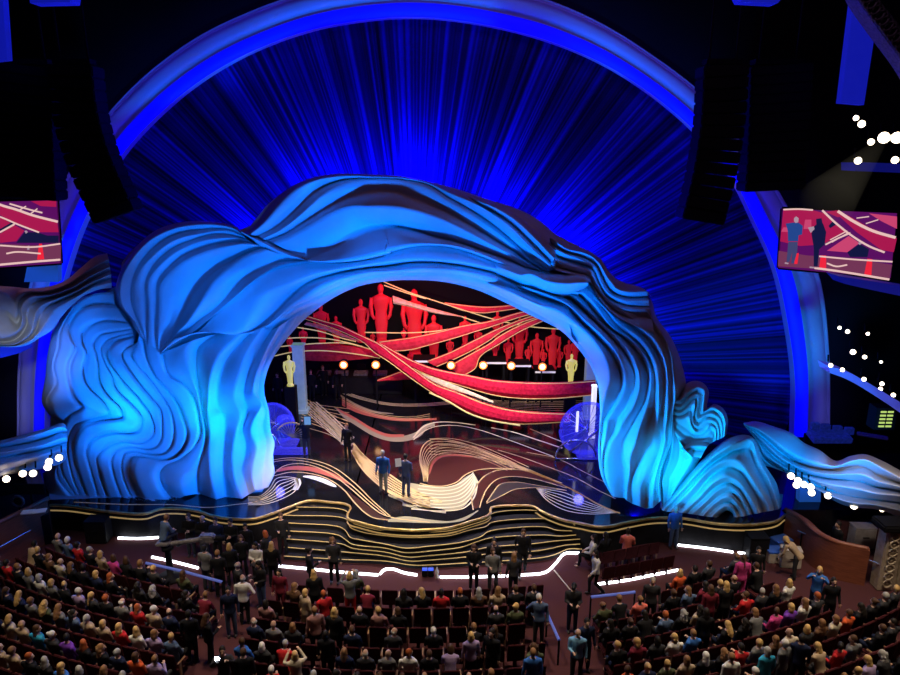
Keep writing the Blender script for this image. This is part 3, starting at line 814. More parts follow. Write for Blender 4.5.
for c in between(tr('Q', 255,30, 330,70, 420,85, 500,95), tr('Q', 255,150, 330,175, 400,205, 470,250), 9):
    L_(gold_l, c, .055)
for c in between(tr('Q', 270,60, 350,140, 430,210, 500,262), tr('Q', 330,60, 410,130, 470,190, 520,240), 5):
    L_(cream_l, c, .08)
for c in between(tr('e', 200,300, 360,330, 520,345, 700,355), tr('e', 120,262, 330,285, 540,290, 860,285), 7):
    L_(gold_l, c, .05)
for c in between(tr('e', -60,500, 60,498, 200,530, 350,590, 500,660), tr('e', -60,590, 60,585, 180,600, 300,640, 380,680), 6):
    L_(gold_l, c, .045)
MAROON = noise_mat('maroon_inlay', (.040, .012, .012), (.06, .018, .016), 1., .3)
for nm, mb, m_ in (('gold_inlay', gold_l, mat('gold_inlay_glow_paint', (.62, .43, .20), .4, emit=(.8, .5, .2), es=.10)), ('cream_inlay', cream_l, mat('cream_inlay_glow_paint', (.72, .62, .42), .4, emit=(.9, .75, .45), es=.08)),  # gold and cream paint glow faintly, standing in for spot light
                   ('white_inlay', white_l, mat('white_inlay_paint', (.85, .85, .8), .4)), ('maroon_inlay', maroon_f, MAROON),
                   ('red_inlay', red_f, mat('red_inlay_paint', (.5, .12, .08), .4)), ('grey_inlay', grey_f, mat('grey_inlay_paint', (.04, .035, .035), .3)),
                   ('pale_inlay', lite_f, mat('pale_inlay_paint', (.34, .30, .19), .35))):
    mb.build(nm, m_, sf)

# ================================================================ red ribbons flying across the stage
REDFUZZ = noise_mat('red_plush', (.42, .006, .025), (.72, .02, .06), 7., .9, bump=.5, spec=.1)
REDLT = noise_mat('red_cloth', (.62, .02, .04), (.85, .05, .08), 5., .8, spec=.1)
CREAMB = noise_mat('cream_cloth', (.50, .42, .20), (.8, .70, .42), 6., .7)
def ribbon(label, up, lo, y0, y1, m, thick=.18, trims=(1, 1), rt=.024, n=60, bulge=0.):
    U, Lo = smooth_curve(up, n), smooth_curve(lo, n)
    V, F, pu, pl = [], [], [], []
    for i in range(n):
        y = y0 + (y1 - y0) * i / (n - 1)
        a, b = at(U[i][0], U[i][1], y), at(Lo[i][0], Lo[i][1], y - .1)
        pu.append(a); pl.append(b)
        m1 = a.lerp(b, .33) + Vector((0, -.10 - bulge, 0)); m2 = a.lerp(b, .67) + Vector((0, -.10 - bulge, 0))
        V += [a, m1, m2, b, b + Vector((0, thick, 0)), a + Vector((0, thick, 0))]
    for i in range(n - 1):
        for k in range(6):
            k2 = (k + 1) % 6
            F.append((i * 6 + k, i * 6 + k2, (i + 1) * 6 + k2, (i + 1) * 6 + k))
    F += [(0, 1, 2, 3, 4, 5), tuple((n - 1) * 6 + k for k in range(5, -1, -1))]
    t = thing('red_ribbon' if m is not CREAMB else 'cream_ribbon', label, 'stage ribbon', tuple(pu[n // 2]), 'flying ribbons over the stage')
    mesh('band', V, F, m, t, False)
    for k, P in ((0, pu), (1, pl)):
        if trims[k]:
            MB().tube([p + Vector((0, -.03, 0)) for p in P], rt, 6).build('gold_trim', GLOW, t, True)
    return t
ribbon('thick red plush ribbon swooping from upper left down to the clear disc',
       tr('a', 350,272, 480,310, 600,345, 720,400, 830,450, 'd', 375,35, 460,100, 560,172, 680,262, 800,340, 'e', 0,197, 100,242, 250,302, 400,340, 560,355, 730,360),
       tr('a', 340,290, 480,335, 600,380, 690,420, 780,468, 'd', 250,25, 330,90, 440,160, 560,250, 700,350, 860,450, 'e', 0,266, 100,320, 200,370, 320,402, 450,415, 730,402), 36, 31.5, REDFUZZ, bulge=.1)
ribbon('red plush ribbon ending level at a white post on the right',
       tr('d', 370,22, 470,80, 600,148, 750,208, 880,240, 'e', 60,128, 150,143, 300,172, 500,186, 700,186, 875,174),
       tr('d', 392,42, 480,112, 600,198, 720,255, 860,305, 'e', 60,185, 150,210, 300,252, 450,271, 650,271, 875,250), 35, 32.5, REDFUZZ, bulge=.1)
ribbon('long red ribbon rising from the crossing towards upper right',
       tr('b', 70,465, 300,435, 500,395, 700,345, 900,310, 'c', 120,215, 280,175, 410,148),
       tr('b', 130,535, 300,522, 450,485, 640,432, 800,382, 900,352, 'c', 120,245, 300,202, 445,166), 36.4, 35, REDLT)
ribbon('narrow red ribbon just below the long rising one',
       tr('b', 430,610, 600,545, 750,470, 900,395, 'c', 150,285, 300,225, 440,180),
       tr('b', 500,648, 620,598, 750,535, 900,448, 'c', 150,318, 300,246, 450,196), 36.2, 35, REDLT)
ribbon('lowest rising red ribbon, widest where it nears the stage lamps',
       tr('b', 590,650, 750,560, 900,475, 'c', 150,345, 300,265, 490,192),
       tr('b', 690,720, 790,660, 'c', 0,500, 150,400, 320,300, 515,212), 36, 34.8, REDLT)
ribbon('short red ribbon high under the top of the arch opening',
       tr('b', 560,172, 700,190, 850,203, 'c', 60,126, 150,124, 230,115, 330,103),
       tr('b', 570,180, 700,228, 850,246, 'c', 60,162, 150,156, 250,142, 345,123), 36.6, 35.5, REDLT)
ribbon('broad level red ribbon at the left above the band platform',
       tr('a', 300,500, 450,480, 600,490, 750,512, 930,560), tr('a', 300,600, 450,608, 600,606, 750,596, 930,580), 37, 36, REDLT, trims=(0, 0))
ribbon('short low red ribbon wedge beneath the crossing',
       tr('d', 350,305, 450,268, 550,233, 640,215), tr('d', 352,308, 480,305, 600,296, 690,292), 36.5, 36, REDLT, trims=(1, 0))
ribbon('cream ribbon fanning between the two plush ribbons',
       tr('d', 620,225, 760,270, 900,325, 'e', 60,180, 150,225, 300,288), tr('d', 640,236, 760,310, 880,368, 'e', 60,220, 150,250, 300,298), 34.6, 33, CREAMB, thick=.05, trims=(0, 0))
ribbon('pale translucent looking ribbon crossing high over the red figures',
       tr('b', 170,118, 350,180, 550,235, 690,272), tr('b', 175,178, 300,202, 500,252, 690,276), 36.8, 36.2, CREAMB, thick=.04, trims=(0, 0))
ribbon('cream ribbon tapering under the upper left end of the plush ribbon',
       tr('a', 350,315, 480,345, 600,395, 740,455), tr('a', 330,335, 480,375, 600,420, 740,462), 36.6, 36.2, CREAMB, thick=.04, trims=(0, 0))
def wire(label, px, y0, y1, r=.030):
    P = smooth_curve(px, 40)
    o = MB().tube([at(p[0], p[1], y0 + (y1 - y0) * i / 39) for i, p in enumerate(P)], r, 6).build('gold_rope', mat('pale_gold_cord', (.70, .56, .22), .4, emit=(1, .78, .28), es=.35), None, True)
    return tag(o, label, 'rope', 'pale cords among the ribbons')
wire('pale cord, lowest of the arcs at the left end of opening', tr('a', 85,575, 250,540, 450,530, 600,540, 750,560, 900,585), 35.6, 36)
wire('pale cord arching along the top of the broad red ribbon', tr('a', 145,500, 300,485, 450,475, 650,475, 850,525), 35.6, 36)
wire('pale cord third up at the left end of the opening', tr('a', 190,438, 330,432, 500,440, 650,468, 770,500), 35.6, 36)
wire('pale cord topmost of the left hand arcs', tr('a', 280,355, 450,385, 600,432, 720,462), 35.6, 36)
wire('pale cord falling from arch top across the tall red figure', tr('b', 100,12, 300,95, 500,160, 700,225, 900,287, 'c', 150,232), 36.6, 36)
wire('second pale cord close under the falling one', tr('b', 105,40, 330,115, 420,140), 36.6, 36.3)
wire('pale cord carrying on from the tip of the pale ribbon', tr('b', 680,272, 760,300, 830,322), 36.2, 36)
wire('pale level cord across the row of red figures', tr('b', -40,393, 100,395, 250,397, 480,385, 690,352), 36.5, 36)
wire('pale cord running right to the inner arch edge', tr('c', 180,240, 380,275, 520,288, 660,297), 36, 35)
wire('pale cord lying low below the plush ribbon on the floor side', tr('e', -60,240, 40,285, 150,350, 260,390, 450,424), 33.4, 31.6, .04)

# ================================================================ red figures and gold figures
REDF = mat('red_lit_figure', (.85, .02, .03), .6, emit=(1., .015, .04), es=.11)  # red light on the figures put into colour and a low glow
GOLDF = mat('gilded_glow_figure', (.8, .75, .2), .35, .3, emit=(.9, .8, .12), es=.45)  # glow added in place of light on the gold figures
def figure_mesh(h, flat=.45):
    """plain standing figure on a round plinth, unit height h"""
    mb = MB()
    s = h
    mb.lathe([(.0, 0), (.13, 0), (.13, .05), (.10, .06), (.10, .09), (0, .09)], n=16)
    mb.lathe([(.085, .09), (.10, .14), (.105, .26), (.125, .38), (.115, .48), (.105, .55), (.135, .66), (.17, .75), (.165, .79), (.08, .825), (.045, .84), (.045, .865)], n=16, sc=(1, .62))
    mb.ball((0, 0, .925), .065, (.9, 1, 1.2))
    for sx in (-1, 1):
        mb.tube([(sx * .165, 0, .775), (sx * .195, -.01, .64), (sx * .17, -.04, .50), (sx * .12, -.06, .44)], [.045, .04, .032, .028], 8)
    V = [(v[0] * s, v[1] * s, v[2] * s) for v in mb.V]
    return V, mb.F
FIG = {}
def figure(px, top, bot, y, label, m, name='hanging_figure', cat='statue', grp=None):
    if 'r' not in FIG:
        V, F = figure_mesh(1.)
        FIG['r'] = bpy.data.meshes.new('statue'); FIG['r'].from_pydata(V, [], F)
        FIG['r'].polygons.foreach_set('use_smooth', [True] * len(FIG['r'].polygons))
    me = FIG['r'] if m is REDF else FIG['r'].copy()
    if not me.materials:
        me.materials.append(m)
    elif m is not REDF:
        me.materials[0] = m
    a, b = at(px, top, y), at(px, bot, y)
    o = link(name, me)
    h = a.z - b.z
    o.location = b; o.scale = (h * .84, h * .6, h)
    if m is GOLDF:
        o.name = 'gold_statue'
        k = bpy.data.meshes.new('pedestal'); mb = MB().box((0, 0, (STAGE_Z - b.z) / h / 2), (.4, .5, (b.z - STAGE_Z) / h), bev=.01)
        k.from_pydata(mb.V, [], mb.F); link('pedestal', k, o, BLACK)
    return tag(o, label, cat, grp)
RF = [(322.5,304,346,'red figure at the left end, under the thin upper end of plush ribbon'), (337,316,347,'small red figure to the right of the leftmost tall one'),
      (304,327,349,'red figure behind the pale arcs near the left arch edge'), (290.5,336,352,'lowest small red figure hugging the left arch edge'), (362,299,342,'medium red figure left of the tallest red figure'),
      (382,284,345,'tallest and highest red figure, just left of centre'), (415,289,358,'tall red figure crossed by pale ribbon, right of the tallest'), (434,315,362,'slim red figure right of the one crossed by pale ribbon'),
      (404,328,342,'tiny red figure tucked beside the crossed tall figure'), (373,332,345,'tiny red figure at the foot of the tallest one'), (465,316,346,'red figure whose head shows above the rising ribbon'),
      (450,338,358,'small red figure beneath the rising ribbon near centre'), (478,328,350,'red figure hidden between the two rising ribbons'), (497,311,342,'red figure behind the top right crossing of ribbons'),
      (495,338,360,'red figure on the leftmost white edged platform'), (519,318,361,'tall red figure on the second white edged platform'), (508,338,364,'slim red figure between the two platforms'),
      (528,346,364,'small red figure left of the plain standing pair'), (536,333,368,'left one of the two clear red figures at the right'), (543,349,367,'small red figure between the two clear figures'),
      (552,328,369,'right one of the two clear red figures, the taller'), (559,348,367,'small red figure right of the taller clear figure'), (568,340,366,'dim red figure behind the gold figure'),
      (575,338,362,'dim red figure right of the gold figure near the arch edge')]
for i, (x, t, b, lb) in enumerate(RF):
    figure(x, t, b, 38.8 - .35 * (i % 3), lb, REDF, grp='red figures on the backdrop')
figure(570.5, 354, 384, 34.5, 'gold figure statue standing on the right above the level ribbon', GOLDF)
figure(290.5, 355, 386, 33.5, 'gold figure statue standing backstage at the left arch edge', GOLDF)
def ring_pts(c, r, n=40, sx=1., ax=0., a0=0., a1=2 * math.pi):
    out = []
    for i in range(n + 1):
        a = a0 + (a1 - a0) * i / n
        out.append((c[0] + r * sx * math.cos(a) * math.cos(ax), c[1] + r * math.cos(a) * math.sin(ax), c[2] + r * math.sin(a)))
    return out
# plinth columns, platforms and lamps at the back
PCOL = noise_mat('pale_teal_glow', (.30, .42, .42), (.5, .6, .58), 2., .5)
b_ = PCOL.node_tree.nodes['Principled BSDF']; b_.inputs['Emission Color'].default_value = (.35, .6, .55, 1); b_.inputs['Emission Strength'].default_value = .16  # glow added to brighten the columns
def post(px, top, bot, w, y, label, m):
    a, b = at(px, top, y), at(px, bot, y)
    zb = STAGE_Z; h = a.z - zb
    t = thing('scenery_column', label, 'column', (a.x, y, zb))
    MB().box((a.x, y, zb + h / 2), (w, w, h), bev=.03).build('shaft', m, t)
    MB().box((a.x, y, zb + .1), (w * 1.3, w * 1.3, .2), bev=.02).build('base', m, t)
    MB().box((a.x, y, a.z - .05), (w * 1.2, w * 1.2, .1), bev=.02).build('capital', m, t)
    return t
post(298, 344, 395, .55, 35.0, 'pale teal column behind the gold statue at the left edge', PCOL)
post(592, 348, 390, .55, 34.2, 'pale teal column half hidden by the right inner edge of arch', PCOL)
post(594.5, 385, 400, .22, 31.6, 'bright white post at the end of the level plush ribbon', mat('white_post', (.9, .9, .9), .4, emit=(1, 1, 1), es=.8))
def riser_table(px, py, w, label):
    y = 37.0
    c = at(px, py, y)
    t = thing('band_platform', label, 'platform', (c.x, y, STAGE_Z), 'white edged platforms at the back of stage')
    MB().box((c.x, y, c.z - .06), (w, 1.2, .12)).build('deck', BLACK, t)
    MB().box((c.x, y - .62, c.z - .04), (w, .04, .1)).build('white_edge', mat('white_edge', (.8, .8, .8), .5, emit=(1, .9, .9), es=.3), t)
    for sx in (-.4, .4):
        MB().box((c.x + w * sx, y, (c.z - .12 + STAGE_Z) / 2), (.12, .9, c.z - .12 - STAGE_Z)).build('leg', BLACK, t)
riser_table(495, 359, 1.15, 'white edged platform left of the others, below a red figure')
riser_table(519.5, 362, 1.15, 'white edged platform between the other two')
riser_table(544, 368, 1.1, 'low white edged platform under the two clear red figures')
riser_table(424, 357.5, 1.2, 'small white edged platform under the crossing ribbons')
LAMPM = mat('warm_lamp_lens', (1, .8, .5), .4, emit=(1., .60, .25), es=3.2)
GLOWR = mat('amber_halo_glow', (.9, .3, .05), .4, emit=(1., .20, .03), es=1.0)
def stage_lamp(px, py, y, label):
    c = at(px, py, y)
    t = thing('stage_lamp', label, 'stage lamp', tuple(c), 'amber stage lamps behind the ribbons')
    MB().lathe([(0, 0), (.13, 0), (.2, .1), (.2, .3), (.16, .45), (0, .48)], (c.x, c.y + .1, c.z - .25), 12).build('housing', BLACK, t, True)
    MB().ball((c.x, c.y - .16, c.z), .16, (1, .6, 1)).build('lens', LAMPM, t, True)
    MB().tube(ring_pts((c.x, c.y - .16, c.z), .19, 16), .04, 6).build('rim', GLOWR, t, True)  # glowing ring added as the lamp's halo
    MB().tube([(c.x, c.y + .1, c.z - .2), (c.x, c.y + .1, STAGE_Z)], .04).build('stand', BLACK, t)
for x, y, lb in ((344, 364, 'amber stage lamp farthest left, over the dark band platform'), (376, 364, 'amber stage lamp under the ribbon crossing'), (451, 364.5, 'amber stage lamp seen between two rising ribbons'),
                 (483, 364.5, 'amber stage lamp at the foot of the widest rising ribbon'), (511, 365, 'dimmer amber stage lamp between the platforms'), (542, 366, 'amber stage lamp below the pair of clear red figures')):
    stage_lamp(x, y, 35.6, lb)
# dark band platform at left
t = thing('band_platform', 'dark platform with keyboards and gear under the left red ribbon', 'platform', tuple(at(358, 375, 38.6))[:2] + (STAGE_Z,))
c = at(358, 372, 38.6)
MB().box((c.x, 38.6, STAGE_Z + .5), (5.2, 1.6, 1.0), bev=.03).build('deck', RISER, t)
for i, dx in enumerate((-1.9, -.9, .2, 1.3)):
    MB().box((c.x + dx, 38.3, STAGE_Z + 1.08), (.8, .5, .14), bev=.02, rx=.15).build('keyboard', noise_mat('grey_gear', (.05, .05, .06), (.22, .2, .2), 9., .4), t)
    MB().box((c.x + dx, 38.7, STAGE_Z + 1.25), (.5, .2, .5), bev=.02).build('cabinet', BLACK, t)

# ================================================================ clear disc sculptures
CLEAR = mat('blue_acrylic', (.12, .12, .9), .15, emit=(.08, .08, 1.), es=.28)  # blue light in the acrylic put in as its own glow
b = CLEAR.node_tree.nodes['Principled BSDF']; b.inputs['Alpha'].default_value = .45
CHROME = mat('silver_rod', (.75, .78, .85), .2, .9)
def disc(px, py, y, r, label, ax, small=False):
    f = fl(px, py)
    c = (f.x, f.y, STAGE_Z + r + .12)
    t = thing('disc_sculpture', label, 'stage prop', (f.x, f.y, STAGE_Z))
    MB().tube(ring_pts(c, r, ax=ax), .07, 8).build('rim', CLEAR, t, True)
    mb = MB()
    P = ring_pts(c, r * .96, 36, ax=ax)
    mb.add(P[:-1], [tuple(range(36))]); mb.build('glass_face', CLEAR, t)
    mb = MB()
    for i in range(24):
        a = 2 * math.pi * i / 24
        mb.tube([c, (c[0] + r * .95 * math.cos(a) * math.cos(ax), c[1] + r * .95 * math.cos(a) * math.sin(ax) - .02, c[2] + r * .95 * math.sin(a))], .012, 4)
    mb.build('spokes', CHROME, t); 
    MB().ball(c, .12).build('hub', CHROME, t, True)
    c2 = (c[0] - .5, c[1] - .4, STAGE_Z + .05)
    MB().tube(ring_pts(c2, r * .75, 24, a0=0, a1=math.pi), .045, 6).build('arc_rod', CHROME, t, True)
    MB().tube([(c2[0] - r * .75, c2[1], c2[2]), (c2[0] + r * .9, c2[1], c2[2])], .045, 6).build('base_rod', CHROME, t, True)
    MB().tube([(c[0] - .45, c[1] - .1, c[2] - .1), (c[0] - .45, c[1] - .1, c[2] + r * .7)], .06, 6).build('light_tube', mat('white_post'), t, True)
    MB().tube([(c[0] - .8, c[1] - .3, STAGE_Z + .3), (c[0] + .5, c[1] - .3, STAGE_Z + 1.4)], .05, 6).build('strut', CHROME, t, True)
    MB().box((c[0] + .3, c[1], STAGE_Z + .06), (1.4, .9, .12), bev=.03).build('base', CLEAR, t)
disc(585, 456, 30, 1.22, 'large clear blue disc on silver rods beside the right arch leg', .15)
disc(277, 444, 30, .95, 'clear blue disc half hidden behind the left arch leg', -.25)
t = thing('fan_wheel', 'small spoked fan wheel with blue sails at the left arch leg', 'stage prop', tuple(fl(292, 452)))
f = fl(292, 452)
MB().tube(ring_pts((f.x, f.y, STAGE_Z + .75), .7, 20, ax=.2, a0=-.2, a1=2.6), .04, 6).build('rim', GOLD, t, True)
mb = MB()
for i in range(14):
    a = -.2 + 2.8 * i / 13
    mb.tube([(f.x, f.y, STAGE_Z + .75), (f.x + .68 * math.cos(a), f.y, STAGE_Z + .75 + .68 * math.sin(a))], .014, 4)
mb.build('spokes', GOLD, t)
mb = MB(); mb.ball((f.x - .3, f.y + .3, STAGE_Z + 1.45), .42, (1, .15, .7)); mb.build('sail', CLEAR, t, True)
MB().box((f.x, f.y, STAGE_Z + .05), (1.6, .7, .1), bev=.03).build('base', CLEAR, t)
# ================================================================ screens
def plane_from(c0, c1, c2):
    nrm = (c1 - c0).cross(c2 - c0).normalized()
    return c0, nrm
def on_plane(px, py, pl, lift=0.):
    d = ray(px, py); c0, nrm = pl
    t = (c0 - CAM).dot(nrm) / d.dot(nrm)
    p = CAM + d * t
    s = nrm if nrm.dot(CAM - c0) > 0 else -nrm
    return p + s * lift
def emis(name, col, es=1.):
    return mat(name, (.02, .02, .02), .5, emit=col, es=es, spec=.1)
PINK = emis('screen_crimson', (.52, .012, .10), .75); PINKL = emis('screen_rose', (.72, .07, .20), .8); VIOL = emis('screen_violet', (.14, .006, .16), .7)
LINE = emis('screen_cream', (.95, .62, .58), .85); NAVY = emis('screen_navy', (.008, .010, .06), .8); SBLUE = emis('screen_blue', (.02, .07, .30), .85)
SKIN_S = emis('screen_skin', (.50, .35, .45), .8); FLOORC = emis('screen_floor', (.24, .05, .13), .7); HOT = emis('screen_hot_red', (.95, .02, .05), .9); GREYB = emis('screen_grey', (.06, .07, .20), .8)
def screen(label, corners, depths, art):
    c = [at(p[0], p[1], y) for p, y in zip(corners, depths)]
    pl = plane_from(c[0], c[1], c[3])
    c = [on_plane(p[0], p[1], pl) for p in corners]
    nrm = (c[1] - c[0]).cross(c[3] - c[0]).normalized()
    if nrm.dot(CAM - c[0]) < 0: nrm = -nrm
    t = thing('video_screen', label, 'screen', tuple(sum(c, Vector()) / 4))
    MB().prism(c, -nrm * .25).build('display_panel', VIOL, t)
    mb = MB()
    for i in range(4):
        mb.tube([c[i] - nrm * .05, c[(i + 1) % 4] - nrm * .05], .06, 4)
    mb.build('bezel', BLACK, t)
    for li, (nm, m, polys) in enumerate(art):
        mb = MB()
        for p in polys:
            if mb.V:
                mb.build('picture_patch', m, t); mb = MB()
            if p[0] == 'line':
                q = smooth_curve(p[2], 24)
                mb.tube([on_plane(x, y, pl, .012 + .006 * li) for x, y in q], p[1], 5)
            else:
                P = [on_plane(x, y, pl, .012 + .006 * li) for x, y in p]
                mb.add(P, [tuple(range(len(P)))])
        mb.build('picture_patch', m, t)
    return t, pl
PXM = .036
screen('tilted video screen at right showing two presenters against red ribbons', [(782,208.5), (897,213), (890.5,278.5), (778,268)], (26, 24.6, 24.6, 26), [
    ('picture_print', PINK, [tr('s', 150,125, 300,120, 420,150, 500,230, 560,270, 400,350, 260,360, 130,330), tr('s', 560,160, 700,240, 880,310, 860,400, 780,385, 620,270, 500,160), tr('s', 420,140, 500,130, 560,165, 500,175)]),
    ('picture_print', PINKL, [tr('s', 430,390, 570,295, 640,340, 560,400), tr('s', 700,150, 880,170, 880,250, 780,200), tr('s', 290,190, 330,190, 330,250, 280,250), tr('s', 150,240, 185,240, 185,270, 135,268)]),
    ('picture_print', FLOORC, [tr('s', 120,390, 300,420, 500,430, 850,480, 830,572, 600,535, 350,505, 115,490)]),
    ('picture_print', HOT, [tr('s', 690,440, 722,444, 715,556, 668,548), tr('s', 390,420, 425,420, 425,505, 380,500), tr('s', 228,405, 250,405, 240,475, 220,475)]),
    ('picture_print', LINE, [('line', .035, tr('s', 400,130, 490,215, 600,300, 700,360, 800,400)), ('line', .05, tr('s', 500,135, 600,200, 720,260, 870,305)), ('line', .03, tr('s', 420,350, 500,310, 580,275)),
        ('line', .02, tr('s', 450,320, 560,262)), ('line', .02, tr('s', 460,335, 570,272)), ('line', .04, tr('s', 350,500, 500,520, 830,574)), ('line', .03, tr('s', 380,425, 600,445, 850,460)), ('line', .03, tr('s', 150,125, 250,122, 340,128)),
        ('line', .02, tr('s', 620,180, 700,170)), ('line', .02, tr('s', 680,215, 760,190)), ('line', .03, tr('s', 430,470, 490,490, 560,480))]),
    ('picture_print', NAVY, [tr('s', 560,400, 640,345, 700,380, 690,430, 580,430), tr('s', 330,280, 350,230, 370,215, 405,215, 425,270, 415,350, 380,380, 370,490, 345,490, 345,370), tr('s', 360,185, 395,180, 402,215, 380,235, 362,220), tr('s', 440,230, 470,195, 500,215, 450,245)]),
    ('picture_print', SBLUE, [tr('s', 165,215, 215,208, 250,210, 275,230, 270,285, 248,290, 245,328, 180,328, 178,260)]),
    ('picture_print', GREYB, [tr('s', 182,332, 243,332, 238,400, 218,470, 200,470, 208,395, 188,460, 170,462)]),
    ('picture_print', SKIN_S, [tr('s', 218,180, 232,168, 248,180, 246,205, 230,212, 218,200), tr('s', 308,240, 345,232, 350,250, 325,275), tr('s', 628,340, 640,332, 655,342, 640,352), tr('s', 318,490, 370,495, 365,503, 318,500), tr('s', 160,462, 185,468, 180,476, 158,472)]),
])
screen('video screen cut by the left picture edge showing red ribbons and dark floor', [(-58,203), (57.5,200), (61.5,263.5), (-50,271)], (24.6, 26, 26, 24.6), [
    ('picture_print', PINK, [tr('t', 0,150, 80,180, 200,215, 350,250, 360,320, 250,320, 120,280, 0,215), tr('t', 0,225, 150,310, 100,375, 0,385), tr('t', 190,130, 345,125, 345,165, 250,160)]),
    ('picture_print', FLOORC, [tr('t', -300,400, 0,390, 200,400, 375,400, 372,485, 0,520, -300,540)]),
    ('picture_print', NAVY, [tr('t', 100,385, 150,320, 230,320, 290,340, 360,340, 360,385), tr('t', 0,300, 70,260, 90,270, 0,330)]),
    ('picture_print', HOT, [tr('t', 240,390, 258,390, 272,485, 228,488)]),
    ('picture_print', LINE, [('line', .045, tr('t', -100,100, 0,150, 100,180, 200,215, 355,255)), ('line', .03, tr('t', -100,200, 0,225, 120,275, 240,320)), ('line', .03, tr('t', 60,145, 180,180, 260,200)), ('line', .02, tr('t', 110,190, 160,160)),
        ('line', .02, tr('t', 190,205, 230,175)), ('line', .03, tr('t', 0,320, 90,270)), ('line', .04, tr('t', -200,535, 0,518, 200,500, 370,487)), ('line', .03, tr('t', 0,400, 200,410, 370,390)), ('line', .03, tr('t', 40,450, 100,440, 250,450))]),
    ('picture_print', SKIN_S, [tr('t', 150,312, 162,308, 172,318, 160,328), tr('t', 168,405, 180,400, 182,425, 168,428)]),
])

# ================================================================ hanging loudspeaker columns
GRILL = noise_mat('speaker_black', (.005, .005, .007), (.011, .011, .014), 40., .6, spec=.2)
def line_array(label, path, w, y, k=13):
    P = smooth_curve(path, k + 1)
    t0 = at(P[0][0], P[0][1], y)
    t = thing('hanging_speaker_array', label, 'loudspeaker', (t0.x, y, t0.z), 'black loudspeaker columns')
    for i in range(k):
        a, b = at(P[i][0], P[i][1], y), at(P[i + 1][0], P[i + 1][1], y)
        c = (a + b) / 2; h = (b - a).length
        tilt = math.atan2(b.x - a.x, a.z - b.z)
        mb = MB()
        mb.box((0, 0, 0), (w, .9, h * .97), bev=.04)
        M = Matrix.Translation(c) @ Euler((0, -tilt, 0)).to_matrix().to_4x4()
        mb.V = [tuple(M @ Vector(v)) for v in mb.V]
        mb.build('speaker_box', GRILL, t)
    MB().box((t0.x, y, t0.z + .12), (w * .8, .5, .16)).build('hang_frame', BLACK, t)
    MB().tube([(t0.x - w * .3, y, t0.z + .2), (t0.x - w * .3, y, 25.9)], .04).tube([(t0.x + w * .3, y, t0.z + .2), (t0.x + w * .3, y, 25.9)], .04).build('hang_cable', BLACK, t)
line_array('black curved loudspeaker column hanging at left, its tail swept inward over the curtain', [(75,66), (80,110), (92,155), (119,216)], 1.55, 25)
line_array('outer black loudspeaker column at left, above the left video screen', [(28,66), (30,130), (34,198)], 2.0, 25.6)
line_array('black curved loudspeaker column hanging at right over the dark blue pleats', [(722,66), (719,120), (711,172), (699,221)], 1.5, 25)
line_array('straight black loudspeaker column at right, just above the screen corner', [(777,66), (774,130), (770,190)], 2.1, 25.6)

# ================================================================ side boxes, balconies and lamps
WOOD = noise_mat('red_brown_wood', (.16, .045, .025), (.26, .085, .045), 3., .45, stretch=(1, 1, 8))
BULB = mat('lamp_lens_white', (1, 1, 1), .4, emit=(1., .82, .58), es=6.)
def wall_loft(name, base, h, thick, m, label=None, cat=None, z=0., rail=None):
    P = [fl(x, y, z) for x, y in smooth_curve(base, 40)]
    c = sum(P, Vector()) / len(P)
    t = thing(name, label, cat, tuple(P[0]))
    V, F = [], []
    for i, p in enumerate(P):
        d = P[min(i + 1, 39)] - P[max(i - 1, 0)]; d.z = 0; d.normalize()
        nr_ = Vector((d.y, -d.x, 0))
        if nr_.dot(CAM - p) > 0: nr_ = -nr_
        q = p + nr_ * thick
        V += [(p.x, p.y, z), (p.x, p.y, z + h), (q.x, q.y, z + h), (q.x, q.y, z)]
    for i in range(39):
        for k in range(4):
            F.append((i * 4 + k, i * 4 + (k + 1) % 4, i * 4 + 4 + (k + 1) % 4, i * 4 + 4 + k))
    F += [(0, 1, 2, 3), (159, 158, 157, 156)]
    mesh('front_panel', V, F, m, t)
    MB().tube([(p.x, p.y + .1, z + h + .03) for p in P], .09, 6).build('top_rail', WOOD, t, True)
    if rail:
        MB().tube([on_y(p, CAM) for p in [at(x, y, P[0].y - 1.2 + 0 * i) for i, (x, y) in enumerate(rail)]], .025).build('metal_rail', CHROME, t)
    return t, P
def on_y(p, c): return p
lw, LP = wall_loft('box_front', [(54,540), (34,551), (0,570), (-50,602)], 1.7, .25, WOOD, 'curved red-brown wooden front of the box at far left', 'box front')
MB().tube([LP[8] + Vector((.1, -.06, .95)), LP[26] + Vector((.1, -.06, .95))], .025).build('metal_rail', CHROME, lw)
rw, RP = wall_loft('box_front', [(782,543), (797,552), (811,566), (832,578), (864,586)], 1.35, .25, WOOD, 'curved red-brown wooden front of the box at right with a handrail before it', 'box front')
MB().tube([RP[6] + Vector((-.1, -.2, .95)), RP[36] + Vector((.6, -.4, .95))], .03).build('metal_rail', CHROME, rw)
for i in (6, 20, 36):
    p = RP[i] + Vector((-.1 + .7 * i / 36, -.3, 0)); MB().tube([(p.x, p.y, 0), (p.x, p.y, .95)], .025).build('rail_post', BLACK, rw)

